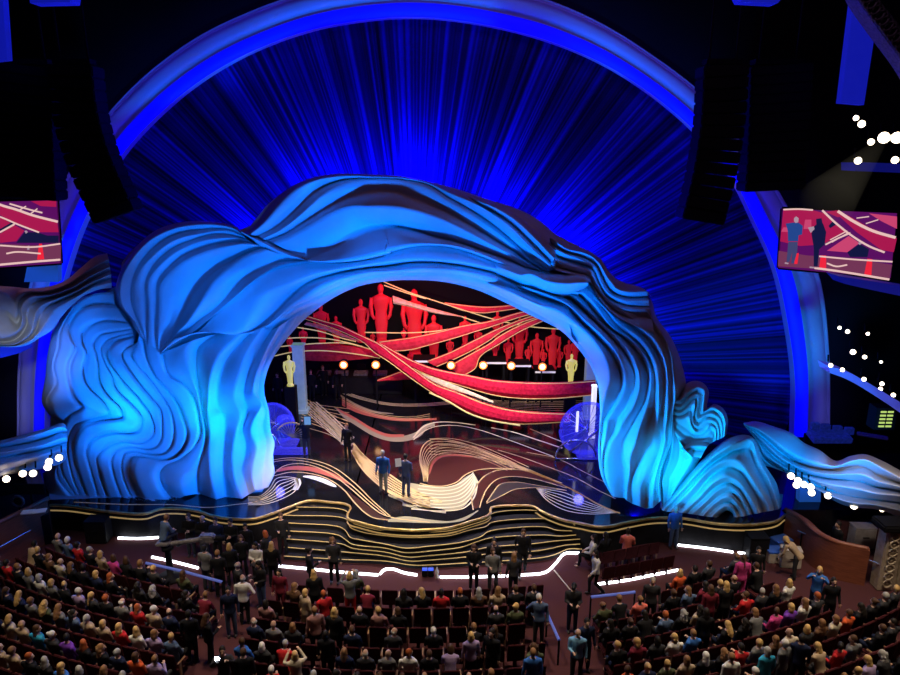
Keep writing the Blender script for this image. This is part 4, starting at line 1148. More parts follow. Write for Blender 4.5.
def bulb(px, py, y, r, label, grp):
    c = at(px, py, y); r *= .88
    t = thing('theatre_spotlight', label, 'spotlight', tuple(c), grp)
    d = (CAM - c).normalized(); M = d.to_track_quat('Z', 'Y').to_matrix()
    mb = MB(); mb.lathe([(0, -.42), (r * .6, -.40), (r * .8, -.2), (r * 1.1, -.05), (r * 1.15, .0)], n=12)
    mb.V = [tuple(M @ Vector(v) + c) for v in mb.V]; mb.build('housing', BLACK, t, True)
    MB().ball(c, r, (1, 1, .5), M=M).build('lens', BULB, t, True)
    MB().tube([c + Vector((0, .2, r)), c + Vector((0, .25, r + .25))], .03).build('clamp', BLACK, t)
def bulbs(pts, y, r, phr, grp):
    for i, p in enumerate(pts):
        bulb(p[0], p[1], p[3] if len(p) > 3 else y, p[2] if len(p) > 2 and p[2] else r, phr % ORD[i], grp)
ORD = ['first', 'second', 'third', 'fourth', 'fifth', 'sixth', 'seventh', 'eighth', 'ninth', 'tenth', 'eleventh', 'twelfth', 'thirteenth']
bulbs([(59,457.8), (49,461.7), (47.6,467.2), (33,473.4), (22.8,473.6), (6.4,479)], 23.6, .14, 'glowing spotlight below the low left banner, %s counted from the arch', 'spotlights under the left banner')
bulbs([(791,476), (798,480.6), (796.5,485), (804,484.5), (810.7,487), (811.7,492.7), (828,495.6), (854,506), (882,509.5,.10)], 23.4, .135, 'glowing spotlight below the right wave banner, %s counted from the mound', 'spotlights under the right banner')
bulbs([(830.7,365.3), (842.4,369.8), (864,379.3), (882,383.8), (880.4,389), (893.3,395)], 24, .085, 'small bright lamp along the curved balcony edge at right, %s from the arch pillar', 'lamps on the right balcony edge')
bulbs([(839.6,327.8,.07), (847.6,331.6), (853,352,.11), (864.7,357), (867.8,333.8,.07), (881,362,.06)], 24.5, .085, 'small lamp in the dark above right balcony edge, %s from the arch pillar', 'lamps above the right balcony')
bulbs([(856,118,.09), (861.7,124), (858,160.7), (871,142,.11), (884,137.7,.19), (897,137.7,.19), (895,160)], 22, .12, 'spotlight high at right above the video screen, %s counted from the left', 'spotlights high on the right')

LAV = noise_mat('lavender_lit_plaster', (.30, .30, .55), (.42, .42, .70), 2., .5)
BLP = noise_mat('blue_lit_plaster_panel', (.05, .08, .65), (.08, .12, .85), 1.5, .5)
b_ = LAV.node_tree.nodes['Principled BSDF']; b_.inputs['Emission Color'].default_value = (.12, .11, .8, 1); b_.inputs['Emission Strength'].default_value = .22  # blue light on the balcony edge put into colour and glow
b_ = BLP.node_tree.nodes['Principled BSDF']; b_.inputs['Emission Color'].default_value = (.01, .02, .9, 1); b_.inputs['Emission Strength'].default_value = .35  # blue light on walls and ceiling put into colour and glow
def fascia(label, up, lo, y0, y1, m, depth=.8):
    n = 30
    U, Lo = smooth_curve(up, n), smooth_curve(lo, n)
    V, F = [], []
    for i in range(n):
        y = y0 + (y1 - y0) * i / (n - 1)
        a, b = at(*U[i], y), at(*Lo[i], y)
        V += [a, b, b + Vector((0, depth, 0)), a + Vector((0, depth, 0))]
    for i in range(n - 1):
        for k in range(4):
            F.append((i * 4 + k, i * 4 + (k + 1) % 4, i * 4 + 4 + (k + 1) % 4, i * 4 + 4 + k))
    o = mesh('balcony_front', V, F, m)
    return tag(o, label, 'balcony')
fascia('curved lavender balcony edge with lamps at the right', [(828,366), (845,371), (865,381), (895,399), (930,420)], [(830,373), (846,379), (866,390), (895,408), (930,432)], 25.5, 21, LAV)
fascia('blue balcony underside right below the video screen', [(838,276), (870,281), (930,291)], [(845,284), (872,290), (930,302)], 24.2, 22, mat('dim_blue_lit_plaster', (.02, .03, .35), .5, emit=(.01, .015, .4), es=.25))  # blue light on the ledges put into the plaster's colour and glow
fascia('blue ledge behind the high lamps at upper right', [(855,163), (880,163), (930,165)], [(855,171), (880,172), (930,174)], 22.5, 21.5, mat('dim_blue_lit_plaster', (.02, .03, .35), .5))
fascia('pale balcony edge with ticked blue sides over low left banner', [(-20,352), (0,348), (20,344)], [(-20,362), (0,358), (20,353)], 23, 25.5, mat('dim_blue_lit_plaster', (.02, .03, .35), .5))
def flat_panel(name, label, cat, px, y, m, th=.3):
    P = [at(x, yy, y) for x, yy in px]
    o = MB().prism(P, (0, th, 0)).build(name, m)
    return tag(o, label, cat)
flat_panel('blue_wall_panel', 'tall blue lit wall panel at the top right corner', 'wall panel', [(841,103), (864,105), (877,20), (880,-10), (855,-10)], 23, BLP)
flat_panel('blue_wall_panel', 'sliver of blue lit wall at the upper left picture edge', 'wall panel', [(-30,-10), (2,-10), (7,60), (-30,64)], 24, BLP)
flat_panel('blue_wall_panel', 'glowing panel standing for blue light beneath the left video screen', 'wall panel', [(28,262), (58,262), (58,282), (24,282)], 27.5, mat('blue_wall_sheen', (.04, .14, .4), .4, emit=(.02, .12, .5), es=.35))  # patch of blue light made as a panel with its own glow
flat_panel('blue_wall_panel', 'pale blue wall panel under lamps in the right hand box', 'wall panel', [(800,487), (821,492), (820,516), (799,510)], 25.2, mat('blue_wall_sheen', (.04, .14, .4), .4))
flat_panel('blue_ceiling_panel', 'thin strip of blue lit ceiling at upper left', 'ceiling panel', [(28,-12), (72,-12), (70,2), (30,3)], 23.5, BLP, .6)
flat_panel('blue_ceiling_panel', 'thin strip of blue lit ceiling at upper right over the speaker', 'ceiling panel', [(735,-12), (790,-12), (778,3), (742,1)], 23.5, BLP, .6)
# ornamental arch rib at the upper right corner
t = thing('ornamental_rib', 'pale carved arch rib crossing the upper right corner', 'arch rib', tuple(at(880, 20, 19)))
LACE = noise_mat('carved_plaster', (.16, .16, .22), (.34, .34, .42), 14., .6, bump=.4)
U, Lo = smooth_curve([(845,-30), (858,0), (880,32), (905,66), (930,110)], 24), smooth_curve([(868,-30), (880,0), (897,22), (915,48), (945,100)], 24)
V = []; F = []
for i in range(24):
    a, b = at(*U[i], 19), at(*Lo[i], 19); V += [a, b, b + Vector((0, .5, 0)), a + Vector((0, .5, 0))]
for i in range(23):
    for k in range(4): F.append((i * 4 + k, i * 4 + (k + 1) % 4, i * 4 + 4 + (k + 1) % 4, i * 4 + 4 + k))
mesh('rib_band', V, F, LACE, t)
mb = MB()
for i in range(0, 24):
    a, b = at(*U[i], 18.95), at(*Lo[i], 18.95); c = (a + b) / 2
    mb.tube(ring_pts(c, .17, 12), .035, 5)
mb.build('rosette_chain', LACE, t, True)
# carved pillar at the right
t = thing('carved_pillar', 'cream pillar with carved rosettes at the right picture edge', 'pillar', tuple(fl(886, 590, 0)))
pf = fl(886, 592, 0)
CRM = noise_mat('cream_stone', (.30, .24, .17), (.48, .40, .30), 6., .6)
MB().box((pf.x, pf.y + .3, 1.15), (.55, .5, 2.3), bev=.04).build('shaft', CRM, t)
mb = MB()
for i in range(7):
    mb.tube(ring_pts((pf.x, pf.y + .02, .3 + i * .3), .14, 14), .03, 6); mb.ball((pf.x, pf.y + .04, .3 + i * .3), .06, (1, .4, 1))
mb.build('rosette_chain', CRM, t, True)
MB().box((pf.x + .55, pf.y + .35, 1.15), (.4, .4, 2.3), bev=.06).build('side_pilaster', CRM, t)
MB().box((pf.x + .2, pf.y + .3, 2.42), (1.4, .8, .24), bev=.05).build('dark_cap', BLACK, t)
MB().tube([(pf.x + .95, pf.y, 0), (pf.x + .95, pf.y, 2.4)], .05).build('pole', BLACK, t)

# gear inside the boxes and on the floor
GEAR = noise_mat('grey_gear'); 
def z_at(px, py, y): return at(px, py, y).z
def crate(label, px, py, dims, m, m2=None, name='equipment_case', rz=0., cat='case', z=0., grp=None):
    f = fl(px, py, z)
    t = thing(name, label, cat, (f.x, f.y, z), grp)
    w, d, h = dims
    MB().box((f.x, f.y, z + h / 2), (w, d, h * .98), rz=rz, bev=.03).build('body', m, t)
    MB().box((f.x, f.y, z + h + .015), (w * 1.02, d * 1.02, .05), rz=rz, bev=.015).build('lid', m2 or m, t)
    MB().tube([(f.x - .12, f.y - d / 2 - .03, z + h * .6), (f.x + .12, f.y - d / 2 - .03, z + h * .6)], .02).build('handle', BLACK, t)
    return t
BLUEC = noise_mat('blue_case', (.03, .10, .45), (.05, .14, .6), 3., .4)
crate('blue equipment case beside the black floor speaker at right', 776, 560, (.8, .5, .42), noise_mat('pale_case', (.35, .3, .25), (.5, .45, .4), 4., .5), BLUEC)
crate('smaller blue equipment case just behind the other one', 780, 549, (.7, .5, .42), BLUEC, BLUEC, rz=.3)
crate('white square flight case the coated person bends over', 789, 566, (.7, .4, .7), noise_mat('pale_case', (.35, .3, .25), (.5, .45, .4), 4., .5), None, rz=-.2)
crate('black floor speaker standing before the stage front at right', 755, 556, (.7, .6, .85), GRILL, BLACK, name='floor_speaker', cat='loudspeaker')
crate('tall black floor speaker in shadow left of the camera crane', 100, 540, (.8, .6, .9), GRILL, BLACK, name='floor_speaker', cat='loudspeaker')
crate('tan case lying in the right hand box', 860, 546, (.8, .5, .85), noise_mat('pale_case', (.35, .3, .25), (.5, .45, .4), 4., .5), None, name='equipment_case')
for k in (('stage_platform_box', (13.4, 24.3), (3.6, 2.6)), ):
    pass
t = thing('box_floor', 'dark raised floor inside the right hand box', 'platform', (14.2, 23.6, 0))
MB().box((16.6, 24.6, .33), (4.2, 1.6, .66), rz=-.55).build('deck', noise_mat('dark_red_floor', (.05, .012, .012), (.09, .02, .02), 8., .8), t)
t = thing('box_floor', 'dark raised floor inside the left hand box', 'platform', (-17, 23.2, 0))
MB().box((-17.6, 24.2, .6), (4.0, 2.6, 1.2), rz=.5).build('deck', BLACK, t)
def monitor(label, px, py, y, w, h, rz=0.):
    c = at(px, py, y)
    t = thing('monitor', label, 'monitor', tuple(c))
    MB().box(c, (w, .08, h), rz=rz, bev=.02).build('screen', BLACK, t)
    MB().tube([c, (c.x, c.y + .1, c.z - h / 2 - .5)], .05).build('stand', BLACK, t)
monitor('wide dark monitor at the back of left hand box', 29.5, 489, 23.9, 1.15, .42)
c = at(18, 501, 23.6)
t = thing('round_drum', 'small round drum like fan in the left hand box', 'fan', tuple(c))
MB().tube(ring_pts(c, .2, 18), .05, 6).build('rim', GEAR, t, True); MB().ball(c, .17, (1, .3, 1)).build('face', BLACK, t, True)
MB().tube([c, (c.x, c.y + .1, 1.2)], .04).build('stand', BLACK, t)
c = at(28, 512, 23.2)
t = thing('script_binder', 'open white script pages on the rail of left box', 'papers', tuple(c))
MB().box(c, (.42, .3, .04), rz=.2).build('left_page', mat('paper_white', (.75, .75, .72), .7), t); MB().box((c.x + .42, c.y + .05, c.z + .02), (.4, .3, .03), rz=.3).build('right_page', mat('paper_white'), t)
c = at(886.5, 419.5, 24)
t = thing('equipment_rack', 'dark rack with rows of small green lit windows at right', 'rack', tuple(c))
MB().box((c.x, c.y + .3, c.z), (.75, .5, .85)).build('cabinet', BLACK, t)
for i in range(5):
    for j in (-1, 1):
        MB().box((c.x + j * .13, c.y + .03, c.z + .28 - i * .14), (.2, .03, .06)).build('lit_window', emis('green_light', (.55, .75, .18), .9), t)
BGEAR = noise_mat('blue_glow_gear', (.02, .03, .12), (.10, .14, .5), 8., .4)
b_ = BGEAR.node_tree.nodes['Principled BSDF']; b_.inputs['Emission Color'].default_value = (.02, .05, .6, 1); b_.inputs['Emission Strength'].default_value = .15  # blue glow added to brighten the dark desk and gear
c = at(830, 432, 27.0)
t = thing('mixing_desk', 'blue lit control desk with gear beside the right pillar', 'desk', tuple(c))
MB().box((c.x, c.y, c.z - .2), (1.6, .7, .25), rx=.2, bev=.03).build('desk_top', BGEAR, t)
for dx in (-.55, -.1, .4, .9):
    MB().box((c.x + dx, c.y + .2, c.z + .1 - .15 * dx), (.35, .2, .3), bev=.02).build('small_monitor', noise_mat('blue_glow_gear'), t)
MB().box((c.x, c.y + .4, c.z - 1.45), (1.6, .2, 2.4)).build('pedestal', BLACK, t)
c = at(850, 437, 26.5)
t = thing('keyboard', 'slanted pale keyboard lying on the ledge above right banner', 'keyboard', tuple(c))
MB().box((c.x + .9, c.y, c.z + .05), (1.1, .3, .08), rz=-.5, bev=.02).build('body', mat('pale_mauve', (.4, .35, .45), .5), t)
for i in range(8):
    MB().box((c.x + .5 + i * .1, c.y + .2 - i * .055, c.z + .1), (.05, .2, .03), rz=-.5).build('key', mat('pale_mauve'), t)

# camera crane post, small blue monitors on the carpet
f = fl(171, 578, 0)
t = thing('camera_crane', 'grey camera crane on a black post before the crew group', 'camera crane', (f.x, f.y, 0))
MB().lathe([(.45, 0), (.45, .08), (.12, .14), (.10, 1.1), (.2, 1.15), (.2, 1.3)], (f.x, f.y, 0), 16).build('pedestal', BLACK, t, True)
MB().tube([(f.x - .2, f.y, 1.3), (f.x + 1.6, f.y + .3, 1.45)], .09).build('crane_arm', GEAR, t, True)
MB().box((f.x + 1.3, f.y + .3, 1.4), (.5, .3, .3), bev=.04).build('camera_body', GEAR, t)
MB().tube([(f.x + 1.5, f.y + .3, 1.4), (f.x + 1.9, f.y + .35, 1.38)], .1, 10).build('camera_lens', BLACK, t, True)
MB().box((f.x - .1, f.y, 1.42), (.45, .45, .12), bev=.03).build('operator_seat', GEAR, t)
for px, lb in ((425, 'small blue lit stage monitor at the foot of middle steps'), (431, 'second small blue lit monitor right of the other')):
    f = fl(px, 575, 0)
    t = thing('floor_monitor', lb, 'monitor', (f.x, f.y, 0))
    MB().box((f.x, f.y, .14), (.2, .3, .28), bev=.03).build('body', BLACK, t)
    MB().box((f.x, f.y - .1, .3), (.18, .12, .05)).build('display', emis('monitor_blue', (.05, .12, 1.), 1.2), t)
f = fl(437, 578, 0)
t = thing('bottle', 'pale drinks bottle standing beside the small monitors', 'bottle', (f.x, f.y, 0))
MB().lathe([(.05, 0), (.055, .02), (.055, .3), (.02, .4), (.02, .46)], (f.x, f.y, 0), 12).build('body', mat('paper_white'), t, True)
MB().lathe([(.024, .46), (.024, .5)], (f.x, f.y, 0), 10).build('cap', BLACK, t)

# haze beam from the biggest lamp, its light put in as the volume's own glow
HZ = bpy.data.materials.new('warm_haze'); HZ.use_nodes = True
N_, L2 = HZ.node_tree.nodes, HZ.node_tree.links
N_.clear(); o_ = N_.new('ShaderNodeOutputMaterial'); pv = N_.new('ShaderNodeVolumePrincipled')
pv.inputs['Density'].default_value = .004; pv.inputs['Emission Strength'].default_value = .010; pv.inputs['Emission Color'].default_value = (.9, .8, .55, 1)
L2.new(pv.outputs[0], o_.inputs['Volume'])
a = at(884, 139, 21.9); b2 = at(826, 203, 19.5)
mb = MB(); mb.tube([a, b2], [.12, .75], 16)
hz = mb.build('light_haze', HZ); tag(hz, 'soft warm beam of haze falling from the big lamp', 'haze'); hz['kind'] = 'stuff'
# ================================================================ people
SKIN = tint_mat('skin', .55, .4, .08, 20.)
CLOTH = tint_mat('cloth', .85, .15, .25, 14.)
HAIR = tint_mat('hair', .6, .3, .35, 45.)
EYE = mat('eye_dark', (.02, .012, .01), .3)
LIP = mat('lip_tone', (.35, .08, .07), .5)
SHOE = mat('dark_shoe', (.015, .013, .012), .4)

def solid(mb, voxel, mats, smooth_it=2, dec=None):
    """fuse overlapping shapes into one continuous surface"""
    me = bpy.data.meshes.new('tmp'); me.from_pydata(mb.V, [], mb.F)
    o = bpy.data.objects.new('tmp', me); COL.objects.link(o)
    r = o.modifiers.new('r', 'REMESH'); r.mode = 'VOXEL'; r.voxel_size = voxel; r.use_smooth_shade = True
    s = o.modifiers.new('s', 'SMOOTH'); s.factor = .5; s.iterations = smooth_it
    if dec:
        d = o.modifiers.new('d', 'DECIMATE'); d.ratio = dec
    dg = bpy.context.evaluated_depsgraph_get(); dg.update()
    out = bpy.data.meshes.new_from_object(o.evaluated_get(dg))
    bpy.data.objects.remove(o); bpy.data.meshes.remove(me)
    out.materials.clear()
    for m in mats:
        out.materials.append(m)
    out.polygons.foreach_set('use_smooth', [True] * len(out.polygons))
    return out

def limb(mb, pts, rad):
    P = [Vector(p) for p in pts]
    mb.tube(P, list(rad), 10)
    for p, r in zip(P, rad):
        mb.ball(p, r * .99, u=10, v=7)

def torso(mb, base, lean, prof, inf=0.):
    """prof: (z above the pelvis, half width, half depth)"""
    M = Matrix.Translation(base) @ Euler((lean[0], lean[1], 0)).to_matrix().to_4x4()
    n = 16; V, F = [], []
    for z, rx, ry in prof:
        for k in range(n):
            a = 2 * math.pi * k / n
            V.append(M @ Vector(((rx + inf) * math.cos(a), (ry + inf) * math.sin(a), z)))
    for i in range(len(prof) - 1):
        for k in range(n):
            F.append((i * n + k, i * n + (k + 1) % n, (i + 1) * n + (k + 1) % n, (i + 1) * n + k))
    F.append(tuple(range(n))[::-1]); F.append(tuple((len(prof) - 1) * n + k for k in range(n)))
    mb.add(V, F)
    return M

TP = [(-.095, .13, .10), (-.02, .165, .115), (.10, .145, .10), (.22, .145, .105), (.36, .175, .12), (.46, .185, .11), (.52, .15, .085), (.55, .07, .065)]
def hand(mb, wrist, dirv, side, curl):
    """palm, four unequal fingers and a thumb off the side of the palm"""
    d = Vector(dirv).normalized()
    up = Vector((0, 0, 1)) if abs(d.z) < .8 else Vector((0, 1, 0))
    s = d.cross(up).normalized(); nrm = s.cross(d).normalized()
    w = Vector(wrist)
    pc = w + d * .045
    M = Matrix((s, d, nrm)).transposed()
    mb.ball(pc, .045, (.85, 1.1, .42), M=M, u=10, v=7)
    for k, (off, L) in enumerate(((-.030, .062), (-.010, .074), (.010, .070), (.029, .052))):
        a = pc + d * .04 + s * off
        b = a + (d * math.cos(curl * .6) - nrm * math.sin(curl * .6)) * L * .55
        c = b + (d * math.cos(curl * 1.6) - nrm * math.sin(curl * 1.6)) * L * .5
        mb.tube([a, b, c], [.0095, .009, .0075], 7)
        mb.ball(b, .009, u=7, v=5); mb.ball(c, .0075, u=7, v=5)
    a = w + d * .025 + s * -.034 * 1
    b = a + (d * .55 - s * .8).normalized() * .035; c = b + (d * .9 - s * .3 - nrm * .3).normalized() * .03
    mb.tube([a, b, c], [.012, .0105, .009], 7); mb.ball(c, .009, u=7, v=5)

POSE = {}
def pose(name, hip, legs, arms, lean=(0., 0.), head=(0., 0.), curl=.5):
    POSE[name] = dict(hip=Vector(hip), legs=legs, arms=arms, lean=lean, head=head, curl=curl)
def mirror(p): return [(-x, y, z) for x, y, z in p]
STL = [(.09, 0, .90), (.10, .015, .49), (.105, -.02, .09)]
def arm_rel(sh, e, w_): return [sh, e, w_]
ARM_DOWN = [(.195, -.01, 1.40), (.245, -.02, 1.13), (.255, .06, .89)]
pose('stand', (0, 0, .95), [STL, mirror(STL)], [ARM_DOWN, mirror(ARM_DOWN)])
ph = [(.195, -.01, 1.40), (.225, .04, 1.13), (.12, .27, 1.20)]
pose('stand_phone', (0, 0, .95), [STL, mirror([(.09, 0, .90), (.12, .05, .49), (.13, .02, .09)])], [ph, mirror(ARM_DOWN)], (.03, 0), (.2, .25), 1.0)
pose('stand_both', (0, 0, .95), [STL, mirror(STL)], [ph, mirror([(.195, -.01, 1.40), (.235, .03, 1.13), (.13, .25, 1.16)])], (-.02, 0), (-.2, .3), 1.1)
walk_l = [(.09, 0, .90), (.09, .17, .52), (.09, .16, .09)]; walk_r = [(-.09, 0, .90), (-.09, .02, .50), (-.09, -.30, .13)]
pose('walk', (0, 0, .94), [walk_l, walk_r], [[(.195, -.01, 1.40), (.24, -.12, 1.15), (.24, -.05, .90)], [(-.195, -.01, 1.40), (-.24, .08, 1.14), (-.22, .27, .98)]], (-.05, 0))
pose('raise', (0, 0, .95), [STL, mirror(STL)], [[(.195, 0, 1.41), (.30, .15, 1.34), (.17, .30, 1.55)], mirror([(.195, 0, 1.41), (.29, .17, 1.33), (.15, .30, 1.53)])], (0, 0), (0, -.05), 1.2)
hipa = [(.195, -.01, 1.40), (.36, -.08, 1.18), (.19, .02, 1.02)]
pose('hand_hip', (0, 0, .95), [STL, mirror(STL)], [hipa, mirror(ARM_DOWN)], (0, .03), (.4, .05))
fold = [(.195, -.01, 1.40), (.235, .05, 1.15), (.02, .21, 1.18)]
pose('folded', (0, 0, .95), [STL, mirror(STL)], [fold, mirror([(.195, -.01, 1.40), (.235, .05, 1.13), (.03, .19, 1.13)])], (0, 0), (-.3, .1), .9)
pose('bend', (0, -.08, .93), [STL, mirror(STL)], [[(.19, .36, 1.28), (.23, .42, 1.02), (.18, .52, .78)], mirror([(.19, .36, 1.28), (.23, .42, 1.02), (.18, .52, .80)])], (-.75, 0), (0, .5), .7)
SIT = [(.09, .02, .545), (.105, .42, .535), (.105, .44, .09)]
LAP = [(.195, -.06, 1.02), (.245, .02, .76), (.10, .26, .66)]
pose('sit', (0, 0, .57), [SIT, mirror(SIT)], [LAP, mirror(LAP)], (.07, 0))
pose('sit_left', (0, 0, .57), [SIT, mirror(SIT)], [LAP, mirror([(.195, -.06, 1.02), (.25, .05, .78), (.20, .25, .65)])], (.02, -.06), (.9, .05))
pose('sit_right', (0, 0, .57), [SIT, mirror(SIT)], [[(.195, -.06, 1.02), (.25, .05, .78), (.20, .25, .65)], mirror(LAP)], (.05, .06), (-.9, .0))
SPH = [(.195, -.05, 1.02), (.24, .06, .80), (.06, .27, .92)]
pose('sit_phone', (0, 0, .57), [SIT, mirror(SIT)], [SPH, mirror(LAP)], (.02, 0), (.15, .35), 1.1)
pose('sit_forward', (0, 0, .57), [SIT, mirror(SIT)], [[(.19, .12, 1.00), (.23, .22, .76), (.08, .40, .68)], mirror([(.19, .12, 1.00), (.23, .22, .76), (.08, .40, .68)])], (-.28, 0), (.3, .2))
pose('sit_photo', (0, 0, .57), [SIT, mirror(SIT)], [[(.195, -.04, 1.03), (.30, .14, .98), (.12, .30, 1.20)], mirror([(.195, -.04, 1.03), (.30, .14, .97), (.10, .30, 1.18)])], (.05, 0), (0, -.1), 1.2)

def make_pose(nm):
    P = POSE[nm]
    body, top, bot = MB(), MB(), MB(); shoes = []
    M = torso(body, P['hip'], P['lean'], TP)
    neck0, neck1 = M @ Vector((0, 0, .50)), M @ Vector((0, .012, .615))
    hc = M @ Vector((0, .025, .70))
    limb(body, [neck0, neck1], [.058, .05])
    HM = Matrix.Translation(hc) @ Euler((-P['head'][1], 0, P['head'][0])).to_matrix().to_4x4()
    R3 = HM.to_3x3()
    body.ball(hc, .1, (.76, .95, 1.12), M=R3, u=18, v=14)
    body.ball(HM @ Vector((0, .03, -.055)), .06, (.85, .95, .95), M=R3)
    body.tube([HM @ Vector((0, .085, .012)), HM @ Vector((0, .112, -.022))], [.009, .015], 8); body.ball(HM @ Vector((0, .110, -.022)), .014, u=8, v=6)
    for s in (-1, 1):
        body.ball(HM @ Vector((s * .077, -.005, -.008)), .026, (.4, .7, 1.15), M=R3, u=8, v=6)
    torso(top, P['hip'], P['lean'], [(-.09, .155, .115)] + TP[1:-1] + [(.545, .075, .07)], .017)
    torso(bot, P['hip'], P['lean'], [(-.105, .125, .10), (-.02, .165, .115), (.08, .15, .105)], .010)
    for A, s in zip(P['arms'], (1, -1)):
        limb(body, A, [.05, .037, .027])
        d = Vector(A[2]) - Vector(A[1])
        hand(body, Vector(A[2]), d, s, P['curl'])
        e = Vector(A[1]).lerp(Vector(A[2]), .94)
        limb(top, [A[0], A[1], e], [.068, .052, .042])
    for Lg in P['legs']:
        limb(body, Lg, [.082, .056, .038])
        a = Vector(Lg[2])
        body.ball(a + Vector((0, .07, -.045)), .045, (.8, 1.9, .7))
        e = Vector(Lg[1]).lerp(a, .93)
        limb(bot, [Lg[0], Lg[1], e], [.096, .072, .060])
        sh = MB(); sh.ball(a + Vector((0, .06, -.043)), .05, (.95, 2.3, .92)); sh.ball(a + Vector((0, -.01, -.02)), .05, (.9, 1.1, 1.2)); shoes.append(solid(sh, .016, [SHOE], 1))
    bm_ = solid(body, .0125, [SKIN, EYE, LIP], 2)
    ey = [HM @ Vector((s * .031, .083, .016)) for s in (-1, 1)]; mo = HM @ Vector((0, .088, -.058))
    for f in bm_.polygons:
        if min((f.center - e).length for e in ey) < .013:
            f.material_index = 1
        elif abs((HM.inverted() @ f.center).z + .058) < .008 and (f.center - mo).length < .026:
            f.material_index = 2
    return dict(body=bm_, top=solid(top, .02, [CLOTH], 2), bottom=solid(bot, .022, [CLOTH], 2), shoes=shoes, head=HM)
MODEL = {}
def model(nm):
    if nm not in MODEL:
        MODEL[nm] = make_pose(nm)
    return MODEL[nm]

HAIRM = {}
def hair_mesh(st):
    if st in HAIRM:
        return HAIRM[st]
    mb = MB()
    mb.ball((0, -.024, .026), .1, (.86, 1.04, 1.14), u=18, v=14)
    if st in ('long', 'curly'):
        w_ = 1.15 if st == 'curly' else 1.
        for (x, y, z, r) in ((0, -.07, -.04, .085), (0, -.085, -.13, .085), (0, -.09, -.22, .08), (0, -.085, -.30, .06), (.062, -.03, -.06, .045), (-.062, -.03, -.06, .045), (.07, -.05, -.16, .05), (-.07, -.05, -.16, .05), (.06, -.06, -.26, .045), (-.06, -.06, -.26, .045)):
            mb.ball((x * w_, y, z), r * w_, (1.05, .62, 1.25), u=12, v=9)
        if st == 'curly':
            rr_ = random.Random(4)
            for i in range(40):
                a = rr_.uniform(0, 6.28); z = rr_.uniform(-.26, .06)
                mb.ball((.095 * math.cos(a), -.06 + .055 * min(0, math.sin(a)) - .02, z), .03, u=7, v=5)
    elif st == 'bob':
        for (x, y, z, r) in ((0, -.065, -.05, .085), (.06, -.03, -.05, .05), (-.06, -.03, -.05, .05), (.06, -.05, -.10, .045), (-.06, -.05, -.10, .045), (0, -.07, -.10, .07)):
            mb.ball((x, y, z), r, (1.05, .75, 1.15), u=12, v=9)
    elif st == 'bun':
        mb.ball((0, -.12, .07), .05, u=12, v=9); mb.ball((0, -.07, -.03), .06, (1.1, .6, 1), u=12, v=9)
    elif st == 'pony':
        for i in range(6):
            mb.ball((0, -.12 - .012 * i, .02 - .055 * i), .035 - .002 * i, (1, .8, 1.3), u=10, v=7)
    elif st == 'thin':
        mb = MB()
        for s in (-1, 1):
            mb.ball((s * .06, -.03, -.005), .05, (.5, 1.25, 1.0), u=12, v=9)
        mb.ball((0, -.075, -.01), .06, (1.1, .5, 1.0), u=12, v=9)
    elif st == 'cap':
        mb.tube([(0, .05, .055), (0, .13, .045)], [.07, .055], 10)
    else:
        mb.ball((0, -.06, -.04), .06, (1.15, .6, 1.0), u=12, v=9)
    HAIRM[st] = solid(mb, .013, [HAIR], 2, .5)
    return HAIRM[st]

C = dict(black=(.010, .010, .012), charcoal=(.030, .030, .034), navy=(.012, .018, .050), grey=(.13, .13, .13), white=(.62, .60, .55), cream=(.50, .43, .31), red=(.46, .018, .022), pink=(.52, .05, .22),
         purple=(.15, .04, .36), cyan=(.03, .30, .46), blue=(.035, .13, .42), orange=(.62, .10, .03), brown=(.11, .055, .03), olive=(.07, .08, .04), lavender=(.30, .22, .38), maroon=(.16, .015, .03), tan=(.38, .28, .18), lightblue=(.16, .36, .55), plaid=(.28, .14, .13), coral=(.68, .16, .12), denim=(.07, .11, .2), slate=(.05, .065, .14), stone=(.26, .26, .24))
H = dict(blond=(.52, .33, .12), brown=(.07, .033, .016), dark=(.012, .009, .007), grey=(.32, .31, .29), red=(.34, .08, .02), light=(.22, .11, .045), white=(.6, .58, .54), black=(.01, .01, .01))
SK = [(.50, .30, .21), (.56, .35, .25), (.42, .24, .16), (.24, .12, .07), (.60, .40, .30)]

def add_person(loc, rz, pose_, style, hair_c, top_c, bot_c, label, group=None, skin=None, shoes=True, scale=1., longhem=None):
    m_ = model(pose_)
    o = bpy.data.objects.new('person', m_['body']); COL.objects.link(o)
    o.location = loc; o.rotation_euler = (0, 0, rz); o.scale = (scale,) * 3
    o.color = (*(skin or SK[0]), 1)
    tag(o, label, 'person', group)
    def ch(nm, me, col):
        c = bpy.data.objects.new(nm, me); COL.objects.link(c); c.parent = o; c.color = (*col, 1)
        return c
    ch('jacket' if top_c in (C['black'], C['charcoal'], C['navy']) else 'shirt', m_['top'], top_c)
    ch('trousers', m_['bottom'], bot_c)
    if shoes:
        for q in m_['shoes']:
            ch('shoe', q, (.02, .02, .02))
    if style != 'bald':
        h = ch('cap' if style == 'cap' else 'hair', hair_mesh(style), hair_c)
        h.matrix_local = m_['head']
    return o

